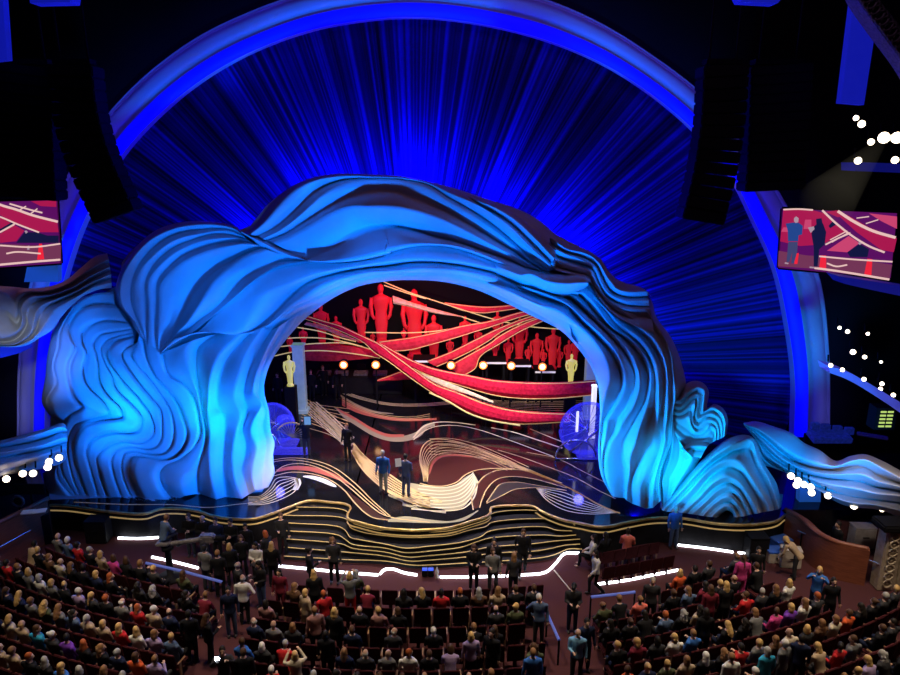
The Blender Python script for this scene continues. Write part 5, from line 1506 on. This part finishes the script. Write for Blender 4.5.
# ---------------------------------------------------------------- theatre seats in curved rows
SEATM = noise_mat('maroon_velvet', (.055, .010, .014), (.10, .020, .026), 25., .8, spec=.2)
SEATB = noise_mat('dark_seat_shell', (.030, .006, .008), (.05, .010, .013), 8., .9, spec=.05)
ARMM = noise_mat('pale_wood_arm', (.30, .17, .09), (.42, .26, .15), 10., .4)
def seat_parts():
    tilt = .13
    back = MB().box((0, -.285, .68), (.50, .07, .52), rx=tilt, bev=.03)
    shell = MB().box((0, -.325, .66), (.51, .03, .60), rx=tilt, bev=.012)
    cush = MB().box((0, .08, .405), (.47, .46, .10), bev=.03)
    fold_ = MB().box((0, -.17, .56), (.47, .10, .42), rx=.10, bev=.03)
    base = MB().box((0, -.16, .18), (.10, .16, .36), bev=.02)
    base.box((0, -.12, .33), (.46, .18, .05), bev=.01)
    arm = MB().box((.268, -.06, .60), (.048, .36, .045), bev=.015); arm.box((.268, -.13, .30), (.036, .10, .58), bev=.01)
    out = {}
    for k, mb, m in (('backrest', back, SEATM), ('back_shell', shell, SEATB), ('seat', cush, SEATM), ('seat_folded', fold_, SEATM), ('pedestal', base, SEATB), ('armrest', arm, ARMM)):
        me = bpy.data.meshes.new(k); me.from_pydata(mb.V, [], mb.F); me.materials.append(m)
        me.polygons.foreach_set('use_smooth', [False] * len(me.polygons)); out[k] = me
    return out
SP = seat_parts()
def add_seat(loc, rz, folded, label, group, arms=True):
    t = thing('theatre_chair', label, 'theatre seat', loc, group, rz)
    for k in ('backrest', 'back_shell', 'seat_folded' if folded else 'seat', 'armrest', 'pedestal'):
        o = bpy.data.objects.new('seat' if k == 'seat_folded' else k, SP[k]); COL.objects.link(o); o.parent = t
    return t
def proj(p):
    c, s = math.cos(PITCH), math.sin(PITCH)
    d = Vector(p) - CAM
    z = d.y * c - d.z * s; v = d.y * s + d.z * c
    return CX + FPX * d.x / z, CY - FPX * v / z

SLOTS = []
ZONE = dict(left=[(-20,550),(12,546),(60,535),(80,529),(100,532),(125,545),(150,561),(185,574),(212,584),(224,600),(216,640),(182,700),(-20,700)],
            centre=[(240,570),(400,571),(556,571),(575,700),(200,700)],
            right=[(588,604),(604,600),(640,592),(650,577),(670,569),(690,569),(712,561),(740,553),(760,566),(785,580),(812,581),(836,603),(856,599),(872,594),(905,584),(905,700),(600,700)])
def inside(u, v, poly):
    c = False
    for i in range(len(poly)):
        (x1, y1), (x2, y2) = poly[i - 1], poly[i]
        if (y1 > v) != (y2 > v) and u < (x2 - x1) * (v - y1) / (y2 - y1) + x1:
            c = not c
    return c
def off_walls(p):
    for P in (LP, RP):
        for q in P:
            if (Vector((q.x, q.y, 0)) - p).length < .75: return False
    return (Vector((pf.x, pf.y, 0)) - p).length > 1.0
def block(nm, nrow, R0, xa, xb, aisle_side, rowname):
    cx, cy, pitch, sp = -1.0, 45.0, .90, .585
    for k in range(nrow):
        Rk = R0 + pitch * k
        a0 = math.asin((xa(k) - cx) / Rk); a1 = math.asin((xb(k) - cx) / Rk)
        n_ = int(abs(a1 - a0) * Rk / sp)
        for i in range(n_):
            a = a0 + (a1 - a0) / abs(a1 - a0) * sp * (i + .5) / Rk
            p = Vector((cx + Rk * math.sin(a), cy - Rk * math.cos(a), 0))
            u, v = proj(p + Vector((0, 0, 1.25)))
            ub, vb = proj(p + Vector((0, -.3, .9)))
            if -8 < u < 908 and 520 < v < 688 and inside(u, v, ZONE[nm]) and off_walls(p):
                SLOTS.append(dict(p=p, rz=-a if False else a * 1.0, u=u, v=v, blk=nm, row=k, i=i, n=n_, aisle=aisle_side, occ=None))
block('left', 9, 24.3, lambda k: -7.0 - .12 * k, lambda k: -19.0, 'the aisle', '')
block('centre', 7, 24.1, lambda k: -5.6 - .1 * k, lambda k: 3.05, 'its left end', '')
block('right', 9, 25.3, lambda k: 4.4, lambda k: 17.5, 'the aisle', '')
for s in SLOTS:                                         # rows look at the middle of the stage: turn each seat to it
    d = Vector((-1.0, 45.0, 0)) - s['p']
    s['rz'] = math.atan2(d.y, d.x) - math.pi / 2

def nearest(u, v, maxd=25., key=None):
    best, bd = None, maxd
    for s in SLOTS:
        if s['occ'] is None:
            dd = math.hypot(s['u'] - u, (s['v'] - v) * 1.3)
            if dd < bd:
                best, bd = s, dd
    return best
OC = ORD + ['fourteenth', 'fifteenth', 'sixteenth', 'seventeenth', 'eighteenth', 'nineteenth', 'twentieth', 'twenty-first', 'twenty-second', 'twenty-third', 'twenty-fourth', 'twenty-fifth']
def where(s):
    return f"{s['blk']} block, {OC[s['row']]} row, {OC[s['i']]} from {s['aisle']}"

# ---- people on their feet.  px, py: top of the head in the photo
FREE = []
def stander(px, py, face, pose_, style, hc, tc, bc, label, z0=0., sc=1., inrow=False, skin=0, group=None):
    hgt = 1.72 * sc if pose_ != 'bend' else 1.5
    f = fl(px, py, z0 + hgt)
    rz = R(face)
    loc = Vector((f.x, f.y, z0))
    if inrow:
        best = None; bd = 1.3
        for s in SLOTS:
            if s['occ'] is None:
                q = s['p'] + Vector((-math.sin(s['rz']), math.cos(s['rz']), 0)) * .26
                dd = (q - loc).length
                if dd < bd:
                    best, bd, bq = s, dd, q
        if best:
            best['occ'] = 'stand'; loc = bq
    if not (inrow and best):
        for _ in range(6):
            for f_ in FREE:
                dv = loc - f_
                if abs(dv.z) < .5 and dv.length < .55:
                    dv.z = 0; loc = loc + dv.normalized() * (.56 - dv.length) * .6
    FREE.append(loc.copy())
    return add_person(loc, rz, pose_, style, H[hc], C[tc], C[bc], label, group, SK[skin], True, sc)

T = STAGE_Z
stander(382.5, 451.5, 165, 'stand', 'short', 'grey', 'blue', 'stone', 'person in blue shirt and grey trousers standing centre stage', T, 1.06)
pB = stander(405.5, 455, -20, 'stand_phone', 'short', 'dark', 'slate', 'slate', 'person in navy suit holding white paper at centre stage', T, 1.05)
stander(346.5, 424.5, 160, 'stand', 'short', 'light', 'black', 'black', 'stagehand in black standing alone on the dark stage floor', T)
stander(305, 420, 10, 'raise', 'short', 'brown', 'black', 'charcoal', 'stage worker lifting a blue tablet beside the fan wheel', T)
stander(277, 373.5, 170, 'stand', 'short', 'dark', 'black', 'black', 'dark clothed crew member farthest left backstage', T)
stander(290, 377, 160, 'stand', 'short', 'dark', 'black', 'black', 'dark clothed crew member in front of the left gold statue', T)
stander(310.5, 370.5, 190, 'stand', 'short', 'brown', 'black', 'black', 'first of three dark clothed crew right of the teal column', T)
stander(323, 366.5, 180, 'hand_hip', 'short', 'light', 'black', 'black', 'middle of three dark clothed crew near the teal column', T)
stander(336.5, 370, 200, 'stand', 'short', 'brown', 'black', 'black', 'last of three dark clothed crew, nearest the amber lamps', T)
# floor before the stage, left group
G1 = None
stander(188, 514.5, 180, 'folded', 'short', 'brown', 'black', 'black', 'short-haired person in black right behind the crane operator', skin=1)
stander(201, 516, 190, 'folded', 'thin', 'grey', 'black', 'charcoal', 'balding person in black, arms folded, second behind the crane')
stander(215, 519, 180, 'stand', 'short', 'dark', 'navy', 'black', 'person in navy jacket amid the group before the stage')
stander(230, 520, 175, 'folded', 'short', 'dark', 'black', 'black', 'person in black with folded arms, fourth of the back row', skin=2)
stander(245, 525, 185, 'stand_phone', 'bob', 'dark', 'black', 'black', 'shorter dark-haired person in black looking down, end of the group', sc=.94)
stander(280.5, 514.5, 190, 'stand_phone', 'short', 'brown', 'black', 'black', 'broad person in black standing by the left stage steps')
stander(265.5, 532, 60, 'stand_both', 'bob', 'red', 'charcoal', 'black', 'red-haired person leaning over beside the left steps', sc=.95)
stander(271, 543, 0, 'stand', 'long', 'blond', 'black', 'black', 'long blond haired person in black seen from behind near steps', sc=.98)
stander(256.5, 543.5, 170, 'folded', 'long', 'dark', 'white', 'black', 'dark-haired person in white blouse with folded arms in the group', sc=.96)
stander(240.5, 536.5, 185, 'stand_phone', 'curly', 'brown', 'black', 'black', 'curly brown-haired person in black with a pink scarf', sc=.96)
stander(229, 544.5, 20, 'stand', 'bob', 'blond', 'black', 'black', 'blond bob-haired person in black within the left group', sc=.95)
stander(204, 546.5, -15, 'stand', 'short', 'dark', 'grey', 'charcoal', 'person in grey coat with back turned, left of the group')
stander(217, 551.5, 5, 'stand', 'short', 'light', 'black', 'black', 'person in black suit seen from behind beside the grey coat')
stander(237.5, 563, -60, 'stand_phone', 'thin', 'grey', 'charcoal', 'black', 'balding person in dark clothes reading papers above the white shirt')
stander(241.5, 576.5, 5, 'hand_hip', 'thin', 'grey', 'white', 'black', 'balding person in white shirt and black trousers, back turned')
stander(259, 562, 150, 'stand_both', 'long', 'dark', 'black', 'denim', 'dark-haired person in black looking down at hands, aisle end')
stander(280.5, 577, 170, 'stand', 'long', 'dark', 'maroon', 'maroon', 'dark-haired person in maroon outfit at the end of front row', sc=.95, inrow=True)
stander(309, 548.5, -70, 'stand_phone', 'bun', 'dark', 'black', 'black', 'person in black turned sideways before the lit left steps')
stander(332.5, 539, 180, 'stand_phone', 'curly', 'light', 'charcoal', 'black', 'light curly-haired person in open jacket before the left steps')
stander(301, 586, -40, 'stand', 'bob', 'blond', 'tan', 'tan', 'blond person in yellowish coat at left of front row', sc=.95, inrow=True)
stander(313, 580, 10, 'stand', 'long', 'blond', 'black', 'black', 'long blond haired person in black standing in front row', inrow=True)
stander(324, 587, 30, 'stand', 'short', 'red', 'red', 'charcoal', 'person in red top squeezed between two blonds in front row', sc=.95, inrow=True)
stander(338, 580, 10, 'raise', 'bob', 'blond', 'grey', 'red', 'blond person in grey top and red trousers raising an arm', inrow=True)
stander(316, 613.5, 20, 'stand', 'short', 'light', 'plaid', 'black', 'person in checked shirt standing among the centre rows', inrow=True)
stander(325, 615, -10, 'stand', 'long', 'blond', 'black', 'black', 'blond person in black next to the checked shirt', inrow=True)
stander(336, 622, 0, 'stand', 'bob', 'dark', 'black', 'black', 'dark-haired person in black right of the checked shirt pair', sc=.95, inrow=True)
stander(290, 642, 20, 'raise', 'bob', 'blond', 'cream', 'black', 'blond person in cream top with both arms up taking a photo', inrow=True, sc=.96)
stander(188, 612, 5, 'stand', 'short', 'dark', 'black', 'black', 'person in black in the left aisle with back turned')
stander(206, 615, -50, 'stand_phone', 'long', 'brown', 'black', 'black', 'long dark haired person in black holding phone in left aisle')
stander(228, 588, 190, 'stand', 'short', 'dark', 'navy', 'denim', 'person in navy and jeans at the top of the left aisle')
pF = stander(222, 648, 195, 'raise', 'short', 'dark', 'charcoal', 'black', 'photographer holding up a camera with a bright flash lamp')
stander(243, 650, 10, 'stand', 'short', 'brown', 'black', 'black', 'person in black just right of the flash lamp')
# right half
stander(474, 545.5, 180, 'stand_both', 'curly', 'brown', 'black', 'black', 'curly-haired person in black before the right hand steps')
stander(493, 549.5, 180, 'stand_phone', 'short', 'brown', 'grey', 'charcoal', 'person in grey top using a phone before the right steps', sc=.98)
stander(494, 541, 175, 'stand', 'bun', 'dark', 'black', 'black', 'dark-haired person half hidden behind the grey phone user')
stander(523.5, 529.5, 175, 'walk', 'short', 'brown', 'black', 'black', 'tall person in long black coat stepping off the right steps', sc=1.06)
stander(514, 554, 15, 'stand', 'long', 'light', 'charcoal', 'black', 'long-haired person in dark dress, back turned, by right steps', sc=.95)
stander(574, 584, 175, 'stand_both', 'cap', 'black', 'charcoal', 'navy', 'person in dark cap and shirt standing in the right aisle')
stander(587, 620, 190, 'stand', 'short', 'dark', 'navy', 'black', 'person in navy just behind the light blue shirt in aisle')
stander(579, 629.5, 170, 'stand_phone', 'thin', 'grey', 'lightblue', 'charcoal', 'balding person in light blue shirt facing the camera in aisle')
stander(597, 551, 100, 'walk', 'long', 'dark', 'white', 'black', 'dark-haired person in white blouse walking past angled seats', sc=.97)
stander(540, 595.5, 170, 'hand_hip', 'short', 'white', 'denim', 'charcoal', 'white-haired person in denim shirt leaning at centre block end')
stander(546.5, 643, 5, 'stand', 'short', 'light', 'blue', 'black', 'person in bright blue shirt with back turned in centre block', inrow=True)
stander(478, 644, 10, 'stand', 'bob', 'blond', 'lavender', 'black', 'blond person in patterned mauve top standing in centre block', inrow=True, sc=.95)
stander(504, 639, 150, 'stand', 'long', 'dark', 'black', 'black', 'dark-haired person in black standing in the centre block', inrow=True)
stander(676.5, 507, 185, 'stand', 'short', 'grey', 'blue', 'denim', 'blue lit person standing against the stage front at right')
stander(744, 556, 0, 'stand', 'pony', 'brown', 'pink', 'pink', 'person in bright pink dress standing at right')
stander(759, 548, 170, 'stand', 'long', 'dark', 'black', 'black', 'dark-haired person in black right of the pink dress', sc=.95)
stander(799, 541, 60, 'bend', 'bob', 'blond', 'tan', 'charcoal', 'person in tan patterned coat bending over the white case')
stander(820, 568, 150, 'raise', 'bob', 'blond', 'blue', 'navy', 'blond person in blue with hands raised to the face')
stander(834, 579, 175, 'stand', 'long', 'dark', 'black', 'black', 'dark-haired person in black right of the raised hands')
stander(707, 580, 5, 'stand', 'long', 'brown', 'maroon', 'maroon', 'brown-haired person in dark maroon standing in right block', inrow=True)
stander(728, 577.5, 10, 'stand', 'long', 'blond', 'black', 'black', 'long blond haired person in black standing in right block', inrow=True)
stander(712, 616, 0, 'stand', 'long', 'dark', 'black', 'black', 'slim dark-haired person in black standing mid right block', inrow=True)
stander(666, 584, 170, 'stand', 'short', 'grey', 'charcoal', 'black', 'grey-haired person in dark clothes at the right aisle', inrow=True)
stander(724, 645, 10, 'stand', 'short', 'light', 'white', 'black', 'person in white shirt standing at the bottom right block', inrow=True)
stander(755, 638, 10, 'stand', 'bob', 'grey', 'cyan', 'black', 'grey-haired person in turquoise top standing in right block', inrow=True, sc=.95)
stander(785, 645, 30, 'stand', 'short', 'white', 'grey', 'charcoal', 'white-haired person in grey jacket standing in right block', inrow=True)
stander(805, 639, -20, 'stand', 'short', 'dark', 'navy', 'black', 'person in dark suit beside the white-haired one', inrow=True)
stander(839, 523, 100, 'stand', 'short', 'dark', 'black', 'black', 'person in black working inside the right hand box', 0.)
# crane operator
fc = fl(171, 578, 0)
add_person((fc.x - .1, fc.y, 1.05), R(-35), 'sit_forward', 'short', H['light'], C['denim'], C['charcoal'], 'seated camera operator in blue shirt high on the crane', None, SK[1])

# paper, tablet, phone, camera held in hands
c = at(398.2, 462.5, fl(404, 499).y + .15)
o = MB().box(c, (.24, .015, .32), rz=.3, rx=-.3).build('paper_sheet', mat('paper_white')); tag(o, 'white sheet of paper held by the person in navy suit', 'paper')
c = at(307.5, 420.5, fl(305, 460).y + .32)
t = thing('tablet', 'light blue glowing tablet held up beside the fan wheel', 'tablet', tuple(c))
MB().box(c, (.32, .03, .42), bev=.01).build('case', BLACK, t); MB().box((c.x, c.y - .02, c.z), (.29, .01, .38)).build('display', emis('tablet_blue', (.15, .35, .75), .8), t)
q = POSE['raise']; 
c = Vector((FREE[36].x, FREE[36].y, 0))
c = pF.location + Vector((0, -.36, 1.62))
t = thing('flash_camera', 'camera with a very bright white flash lamp in left aisle', 'camera', tuple(c))
MB().box(c, (.16, .08, .11), bev=.015).build('body', BLACK, t); MB().tube([c, c + Vector((0, -.12, 0))], .04, 10).build('lens', BLACK, t)
MB().box(c + Vector((0, -.01, .10)), (.14, .07, .10), bev=.01).build('flash_head', BLACK, t)
MB().box(c + Vector((0, -.055, .10)), (.12, .02, .08)).build('flash_lamp', mat('flash_white', (1, 1, 1), .4, emit=(.9, .95, 1), es=60.), t)

# ---- two short angled seat rows near the stage at the right
for rw_, (a, b), nn in (('near', ((605, 566), (677, 553)), 6), ('far', ((592, 553), (662, 540)), 6)):
    A, B = fl(a[0], a[1], .92), fl(b[0], b[1], .92)
    d = (B - A); d.z = 0
    rz = math.atan2(d.y, d.x)
    nv = Vector((-d.normalized().y, d.normalized().x, 0))
    for i in range(nn):
        p = A + d * ((i + .5) / nn); p.z = 0; p = p + nv * .36
        s = add_seat(p, rz, not (rw_ == 'far' and i in (0, 1, 3)), f'maroon seat of the {rw_} angled row by stage, {OC[i]} from the aisle', 'angled seat rows by the stage')
        s.scale = (min(1., d.length / nn / .56),) * 3
        if rw_ == 'far' and i in (0, 1, 3):
            k = {0: ('long', 'dark', 'white', 'dark-haired person in white blouse seated at end of angled row'), 1: ('long', 'dark', 'black', 'dark-haired person in black seated second in the angled row'), 3: ('short', 'dark', 'coral', 'person in bright red-orange top seated in the angled row')}[i]
            add_person(p + Vector((0, 0, .015)) + nv * .03, rz + (.9 if i == 0 else -.5 if i == 3 else .2), 'sit', k[0], H[k[1]], C[k[2]], C['black'], k[3], None, SK[i % 3], False)

# ---- featured sitters: pixel of the head, hair, colours
FEAT = [(42, 630, 'long', 'brown', 'cyan', 0), (67, 640, 'short', 'dark', 'purple', 0), (116, 553, 'bob', 'brown', 'pink', 0), (77, 536, 'short', 'dark', 'red', 1), (87, 539, 'short', 'grey', 'black', 0), (136, 593, 'long', 'red', 'red', 0),
        (117, 615, 'long', 'blond', 'red', 0), (101, 541, 'bob', 'blond', 'tan', 0), (131, 556, 'bob', 'brown', 'black', 0), (100, 632, 'curly', 'light', 'black', 0), (121, 630, 'long', 'blond', 'white', 0), (198, 604, 'short', 'light', 'maroon', 0),
        (15, 553, 'short', 'dark', 'red', 0), (158, 625, 'bob', 'light', 'lavender', 2), (64, 600, 'long', 'light', 'grey', 0), (145, 655, 'bob', 'brown', 'orange', 0), (12, 640, 'short', 'light', 'tan', 0), (4, 625, 'bob', 'blond', 'cream', 0), (106, 662, 'bob', 'light', 'white', 4),
        (436, 595, 'short', 'dark', 'red', 0), (421, 588, 'long', 'blond', 'black', 0), (453, 591, 'short', 'red', 'black', 0), (502, 590, 'long', 'light', 'tan', 0), (516, 588, 'short', 'brown', 'black', 0), (535, 586, 'short', 'brown', 'charcoal', 0),
        (358, 620, 'short', 'brown', 'navy', 0), (395, 632, 'thin', 'grey', 'charcoal', 0), (437, 630, 'short', 'white', 'black', 0), (365, 640, 'thin', 'grey', 'charcoal', 0), (381, 648, 'bald', 'grey', 'grey', 0), (400, 650, 'short', 'red', 'white', 0),
        (281, 640, 'short', 'grey', 'red', 0), (265, 640, 'bob', 'white', 'charcoal', 0), (327, 662, 'short', 'dark', 'blue', 0), (460, 650, 'bob', 'brown', 'lavender', 0), (436, 652, 'short', 'brown', 'black', 0), (254, 664, 'short', 'red', 'orange', 0), (620, 655, 'short', 'brown', 'orange', 0),
        (648, 588, 'short', 'light', 'coral', 0), (681, 575, 'bob', 'blond', 'orange', 0), (754, 592, 'short', 'brown', 'red', 0), (739, 640, 'short', 'dark', 'red', 0), (683, 628, 'bob', 'blond', 'white', 0), (693, 630, 'short', 'light', 'blue', 0), (779, 613, 'short', 'brown', 'pink', 0), (791, 605, 'bob', 'blond', 'purple', 0),
        (818, 597, 'short', 'red', 'charcoal', 0), (853, 605, 'short', 'brown', 'orange', 0), (794, 583, 'bob', 'blond', 'white', 0), (732, 622, 'long', 'blond', 'black', 0), (764, 615, 'bob', 'light', 'grey', 0), (886, 586, 'short', 'grey', 'charcoal', 0), (855, 630, 'short', 'brown', 'grey', 0), (822, 612, 'long', 'light', 'brown', 0),
        (885, 645, 'curly', 'grey', 'charcoal', 0), (862, 655, 'long', 'blond', 'lavender', 0), (843, 660, 'bob', 'light', 'black', 0)]
rg = random.Random(5)
SITP = ['sit', 'sit', 'sit', 'sit_left', 'sit_right', 'sit_phone', 'sit_forward', 'sit', 'sit_left', 'sit_right']
def near_free(p, r=.50):
    return any((Vector((f.x, f.y, 0)) - p).length < r for f in FREE)
HN = dict(blond='blond', brown='brown', dark='dark', grey='grey', red='red', light='light brown', white='white', black='dark')
SN = dict(short='short', long='long', curly='curly', bob='bobbed', bun='tied-up', pony='tied-back', thin='thinning', bald='bald')
def sit_on(s, style, hc, tc, ps=None, sk=0):
    ps = ps or rg.choice(SITP)
    s['occ'] = 'sit'
    p = s['p'] + Vector((0, 0, .03))
    lb = (f"{SN[style]} {HN[hc]} haired person in {tc}, " if style != 'bald' else f"bald person in {tc}, ") + where(s)
    add_person(p, s['rz'] + rg.uniform(-.15, .15) * 0, ps, style, H[hc], C[tc], C[rg.choice(['black', 'charcoal', 'navy'])], lb.replace('lightblue', 'light blue'), f"audience seated in the {s['blk']} block", SK[sk], False, rg.uniform(.96, 1.02))
for u, v, st, hc, tc, sk in FEAT:
    s = nearest(u, v + 4, 30)
    if s and not near_free(s['p']):
        sit_on(s, st, hc, tc, None, sk)
STW = ['short'] * 9 + ['long'] * 8 + ['bob'] * 5 + ['curly'] * 3 + ['bun'] * 2 + ['pony'] * 2 + ['thin'] * 3 + ['bald']
HCW = ['blond'] * 11 + ['brown'] * 10 + ['dark'] * 9 + ['light'] * 9 + ['grey'] * 5 + ['white'] * 2 + ['red'] * 2
TCW = ['black'] * 20 + ['charcoal'] * 9 + ['navy'] * 5 + ['grey'] * 4 + ['white'] * 2 + ['cream'] * 3 + ['brown'] * 3 + ['olive'] * 3 + ['tan'] * 2 + ['maroon'] * 2 + ['denim'] * 3 + ['red', 'lavender', 'plaid', 'blue']
for s in SLOTS:
    if s['occ'] is not None or near_free(s['p']):
        continue
    pr = {'left': .95, 'right': .92, 'centre': [.03, .05, .22, .6, .8, .9, .9][min(s['row'], 6)]}[s['blk']]
    if rg.random() < pr:
        sit_on(s, rg.choice(STW), rg.choice(HCW), rg.choice(TCW), None, rg.choice([0, 0, 1, 1, 2, 3, 4]))
nseat = 0
for s in SLOTS:
    if near_free(s['p'], .40) and s['occ'] != 'stand':
        continue
    empty_ = s['occ'] != 'sit'
    if s['occ'] == 'sit' and s['v'] > 676:
        continue
    add_seat(s['p'], s['rz'], empty_, ('empty ' if s['occ'] is None else 'tipped-up ' if empty_ else 'occupied ') + 'maroon theatre seat, ' + where(s), f"theatre seats of the {s['blk']} block")
    nseat += 1
print('SLOTS', len(SLOTS), 'seats', nseat, 'people', sum(1 for o in bpy.data.objects if o.name.startswith('person')))

# pale cable and low blue-lit rails
o = MB().tube([fl(554, 570, .02), fl(572, 592, .02)], .02).build('floor_cable', mat('pale_cable', (.5, .45, .42), .6)); tag(o, 'thin pale cable running across the carpet to the right aisle', 'cable')
def low_rail(px, label):
    P = [fl(x, y, .85) for x, y in px]
    t = thing('low_rail', label, 'rail', (P[0].x, P[0].y, 0))
    MB().tube(P, .045).build('rail_bar', mat('blue_glow_rail', (.10, .14, .4), .4, emit=(.08, .12, .5), es=.35), t)  # blue light on the bar put into its colour and glow
    for p in P:
        MB().tube([(p.x, p.y, 0), (p.x, p.y, .85)], .03).build('rail_post', BLACK, t)
low_rail([(146, 563), (182, 571), (222, 582)], 'blue lit low rail in front of the left seating block')
low_rail([(591, 597), (635, 592)], 'blue lit low rail in front of the right seating block')
low_rail([(547, 613), (559, 640)], 'blue lit low rail along the right end of centre block')
# ================================================================ light
w = bpy.data.worlds.new('world'); SC.world = w; w.use_nodes = True
w.node_tree.nodes['Background'].inputs['Color'].default_value = (.02, .016, .03, 1)
w.node_tree.nodes['Background'].inputs['Strength'].default_value = .05
SC.view_settings.view_transform = 'Standard'
SC.view_settings.look = 'None'

def lamp(kind, name, loc, power, col, aim=None, size=.3, spot=60., blend=.6, sy=None):
    d = bpy.data.lights.new(name, kind)
    d.energy = power; d.color = col
    if kind == 'SPOT':
        d.spot_size = R(spot); d.spot_blend = blend; d.shadow_soft_size = size
    elif kind == 'POINT':
        d.shadow_soft_size = size
    elif kind == 'AREA':
        d.size = size
        if sy:
            d.shape = 'RECTANGLE'; d.size_y = sy
    o = bpy.data.objects.new(name, d); COL.objects.link(o)
    o.location = loc
    if aim is not None:
        o.rotation_euler = (Vector(aim) - Vector(loc)).to_track_quat('-Z', 'Y').to_euler()
    return o

BLUE = (.0, .155, 1.)
CYAN = (.0, .36, 1.)
MIDB = (.0, .27, 1.)
DEEP = (.002, .0, 1.)
# unseen spots added in mid-air before the stage wash the arch from its middle outwards, so one flank of every fold stays dark
for x, y, z, e, aim, ang in ((-4.2, 21.8, 3.2, 5600, (-10.5, 26, 4.4), 70), (-3.5, 21.8, 3.2, 3000, (-7.2, 26, 3.6), 66), (-14.5, 21.8, 3.4, 1900, (-13.2, 26, 4.8), 66),
                             (-5, 18.0, 3.0, 8500, (-8.8, 26.2, 10.3), 34), (-3.0, 17.5, 3.0, 14000, (-3.8, 26.2, 12.3), 36), (0, 17.5, 3.0, 11500, (1.2, 26.2, 11.6), 36),
                             (1.4, 17.5, 3.0, 11500, (4.6, 25.4, 10.2), 32), (1.2, 21.0, 2.8, 2600, (6.0, 25.2, 7.0), 44), (1.6, 21.9, 3.0, 5200, (6.5, 24.8, 3.8), 62), (-14, 19, 3.4, 3800, (-15.2, 24.5, 7.2), 40), (13, 18.5, 3.6, 3000, (13.5, 24, 4.2), 60)):
    lamp('SPOT', 'blue_wash', (x, y, z), e, MIDB if x > 1.5 else BLUE, aim, .5, ang, 1.)
lamp('SPOT', 'front_fill', (-3, 12, 10.0), 2600, BLUE, (-8, 26, 8.5), .5, 40, .9)  # unseen fill added to lift the darker left folds
lamp('SPOT', 'cyan_wash', (6.4, 21.2, 2.4), 2300, CYAN, (9.3, 24.5, 3.2), .3, 60, 1.)
lamp('SPOT', 'cyan_wash', (-12, 22.6, 3.0), 900, CYAN, (-12.6, 26, 5.2), .3, 40, 1.)
lamp('SPOT', 'cyan_wash', (-8.6, 22.6, 3.0), 900, CYAN, (-9.6, 26, 5), .3, 40, 1.)
lamp('SPOT', 'front_boost', (-4, 10, 14), 16000, (1., .8, .62), (-5.6, 25.5, 1.4), .4, 16)  # unseen spots added to brighten the left foot and side banners
lamp('SPOT', 'front_boost', (-8, 12, 13), 1800, (.7, .8, 1.), (-15.2, 24, 7.5), .4, 14)
lamp('SPOT', 'front_boost', (9, 12, 13), 2600, (1., .85, .75), (14.6, 23, 3.2), .4, 13)
lamp('AREA', 'violet_top', (3, 17, 24), 130, (.62, .28, .5), (3, 26, 10), 4.)  # unseen area light added to tint the shaded folds violet
# blue behind the arch onto the curtain
for x, z, e in ((-12, 7.0, 220), (-9, 10.5, 420), (-5.5, 12.6, 700), (-1.5, 13.6, 800), (2.0, 12.6, 700), (4.6, 10.6, 800), (6.8, 8, 420), (8.6, 4.4, 200)):
    lamp('POINT', 'curtain_uplight', (x, 29.4, z), e * .75, DEEP, size=.2)
# proscenium ring, lit by unseen spots added just in front of it
for k in range(22):
    j = int((k + .5) / 22 * 160)
    q = IN[j].lerp(OU[j], 1.15) + Vector((0, -2.2, 0))
    low = abs(k - 10.5) / 10.5
    lamp('SPOT', 'ring_light', q, 55, (.02 + .10 * low ** 3, .02 + .10 * low ** 3, 1.), IN[j].lerp(OU[j], .8), .4, 120, 1.)
# stage light, hung inside the arch
lamp('SPOT', 'stage_key', (-1.5, 27.6, 8.3), 3200, (1., .88, .62), (-.3, 25.0, STAGE_Z), .2, 62, .8)
lamp('SPOT', 'stage_key', (-4.5, 27.8, 7.3), 1800, (1., .85, .62), (-4, 26.0, STAGE_Z), .2, 75, .9)
lamp('SPOT', 'stage_key', (2, 27.8, 8), 1500, (1., .85, .62), (2.5, 26.5, STAGE_Z), .2, 75, .9)
lamp('SPOT', 'stage_back', (-3.5, 30, 8.6), 2600, (1., .82, .62), (-4.5, 31.5, STAGE_Z), .2, 80, 1.)
lamp('SPOT', 'stage_back', (2.5, 30, 8.6), 1600, (1., .82, .62), (1.5, 31, STAGE_Z), .2, 80, 1.)
lamp('SPOT', 'stage_back', (-2.5, 28.2, 8.3), 2200, (1., .84, .74), (-1.5, 34.5, 4.5), .2, 70, 1.)
lamp('SPOT', 'stage_back', (2.5, 28.2, 8.), 2200, (1., .84, .74), (2.5, 33, 4.), .2, 70, 1.)
lamp('SPOT', 'presenter_key', (-1.2, 15.5, 16), 5200, (1., .9, .75), (-1.2, 25.2, STAGE_Z), .2, 15, .8)  # unseen spot added out in the hall to brighten the presenters
lamp('AREA', 'red_stage', (-1.5, 35, 9.3), 260, (1., .12, .12), (-1, 39, 6), 3.)
lamp('POINT', 'disc_blue', (5.7, 28.2, 2.6), 60, (.1, .1, 1.), size=.2)
lamp('POINT', 'disc_blue', (-7.6, 28.5, 2.4), 50, (.1, .1, 1.), size=.2)
# dim house light over the audience
for x in (-12, -6.5, -1, 4.5, 10, 14):  # outermost right lamp added to brighten the pillar
    lamp('SPOT', 'house', (x, 17.5, 13), 3000, (1., .80, .58), (x * 1.02, 18.0, 0), .5, 60, .7)
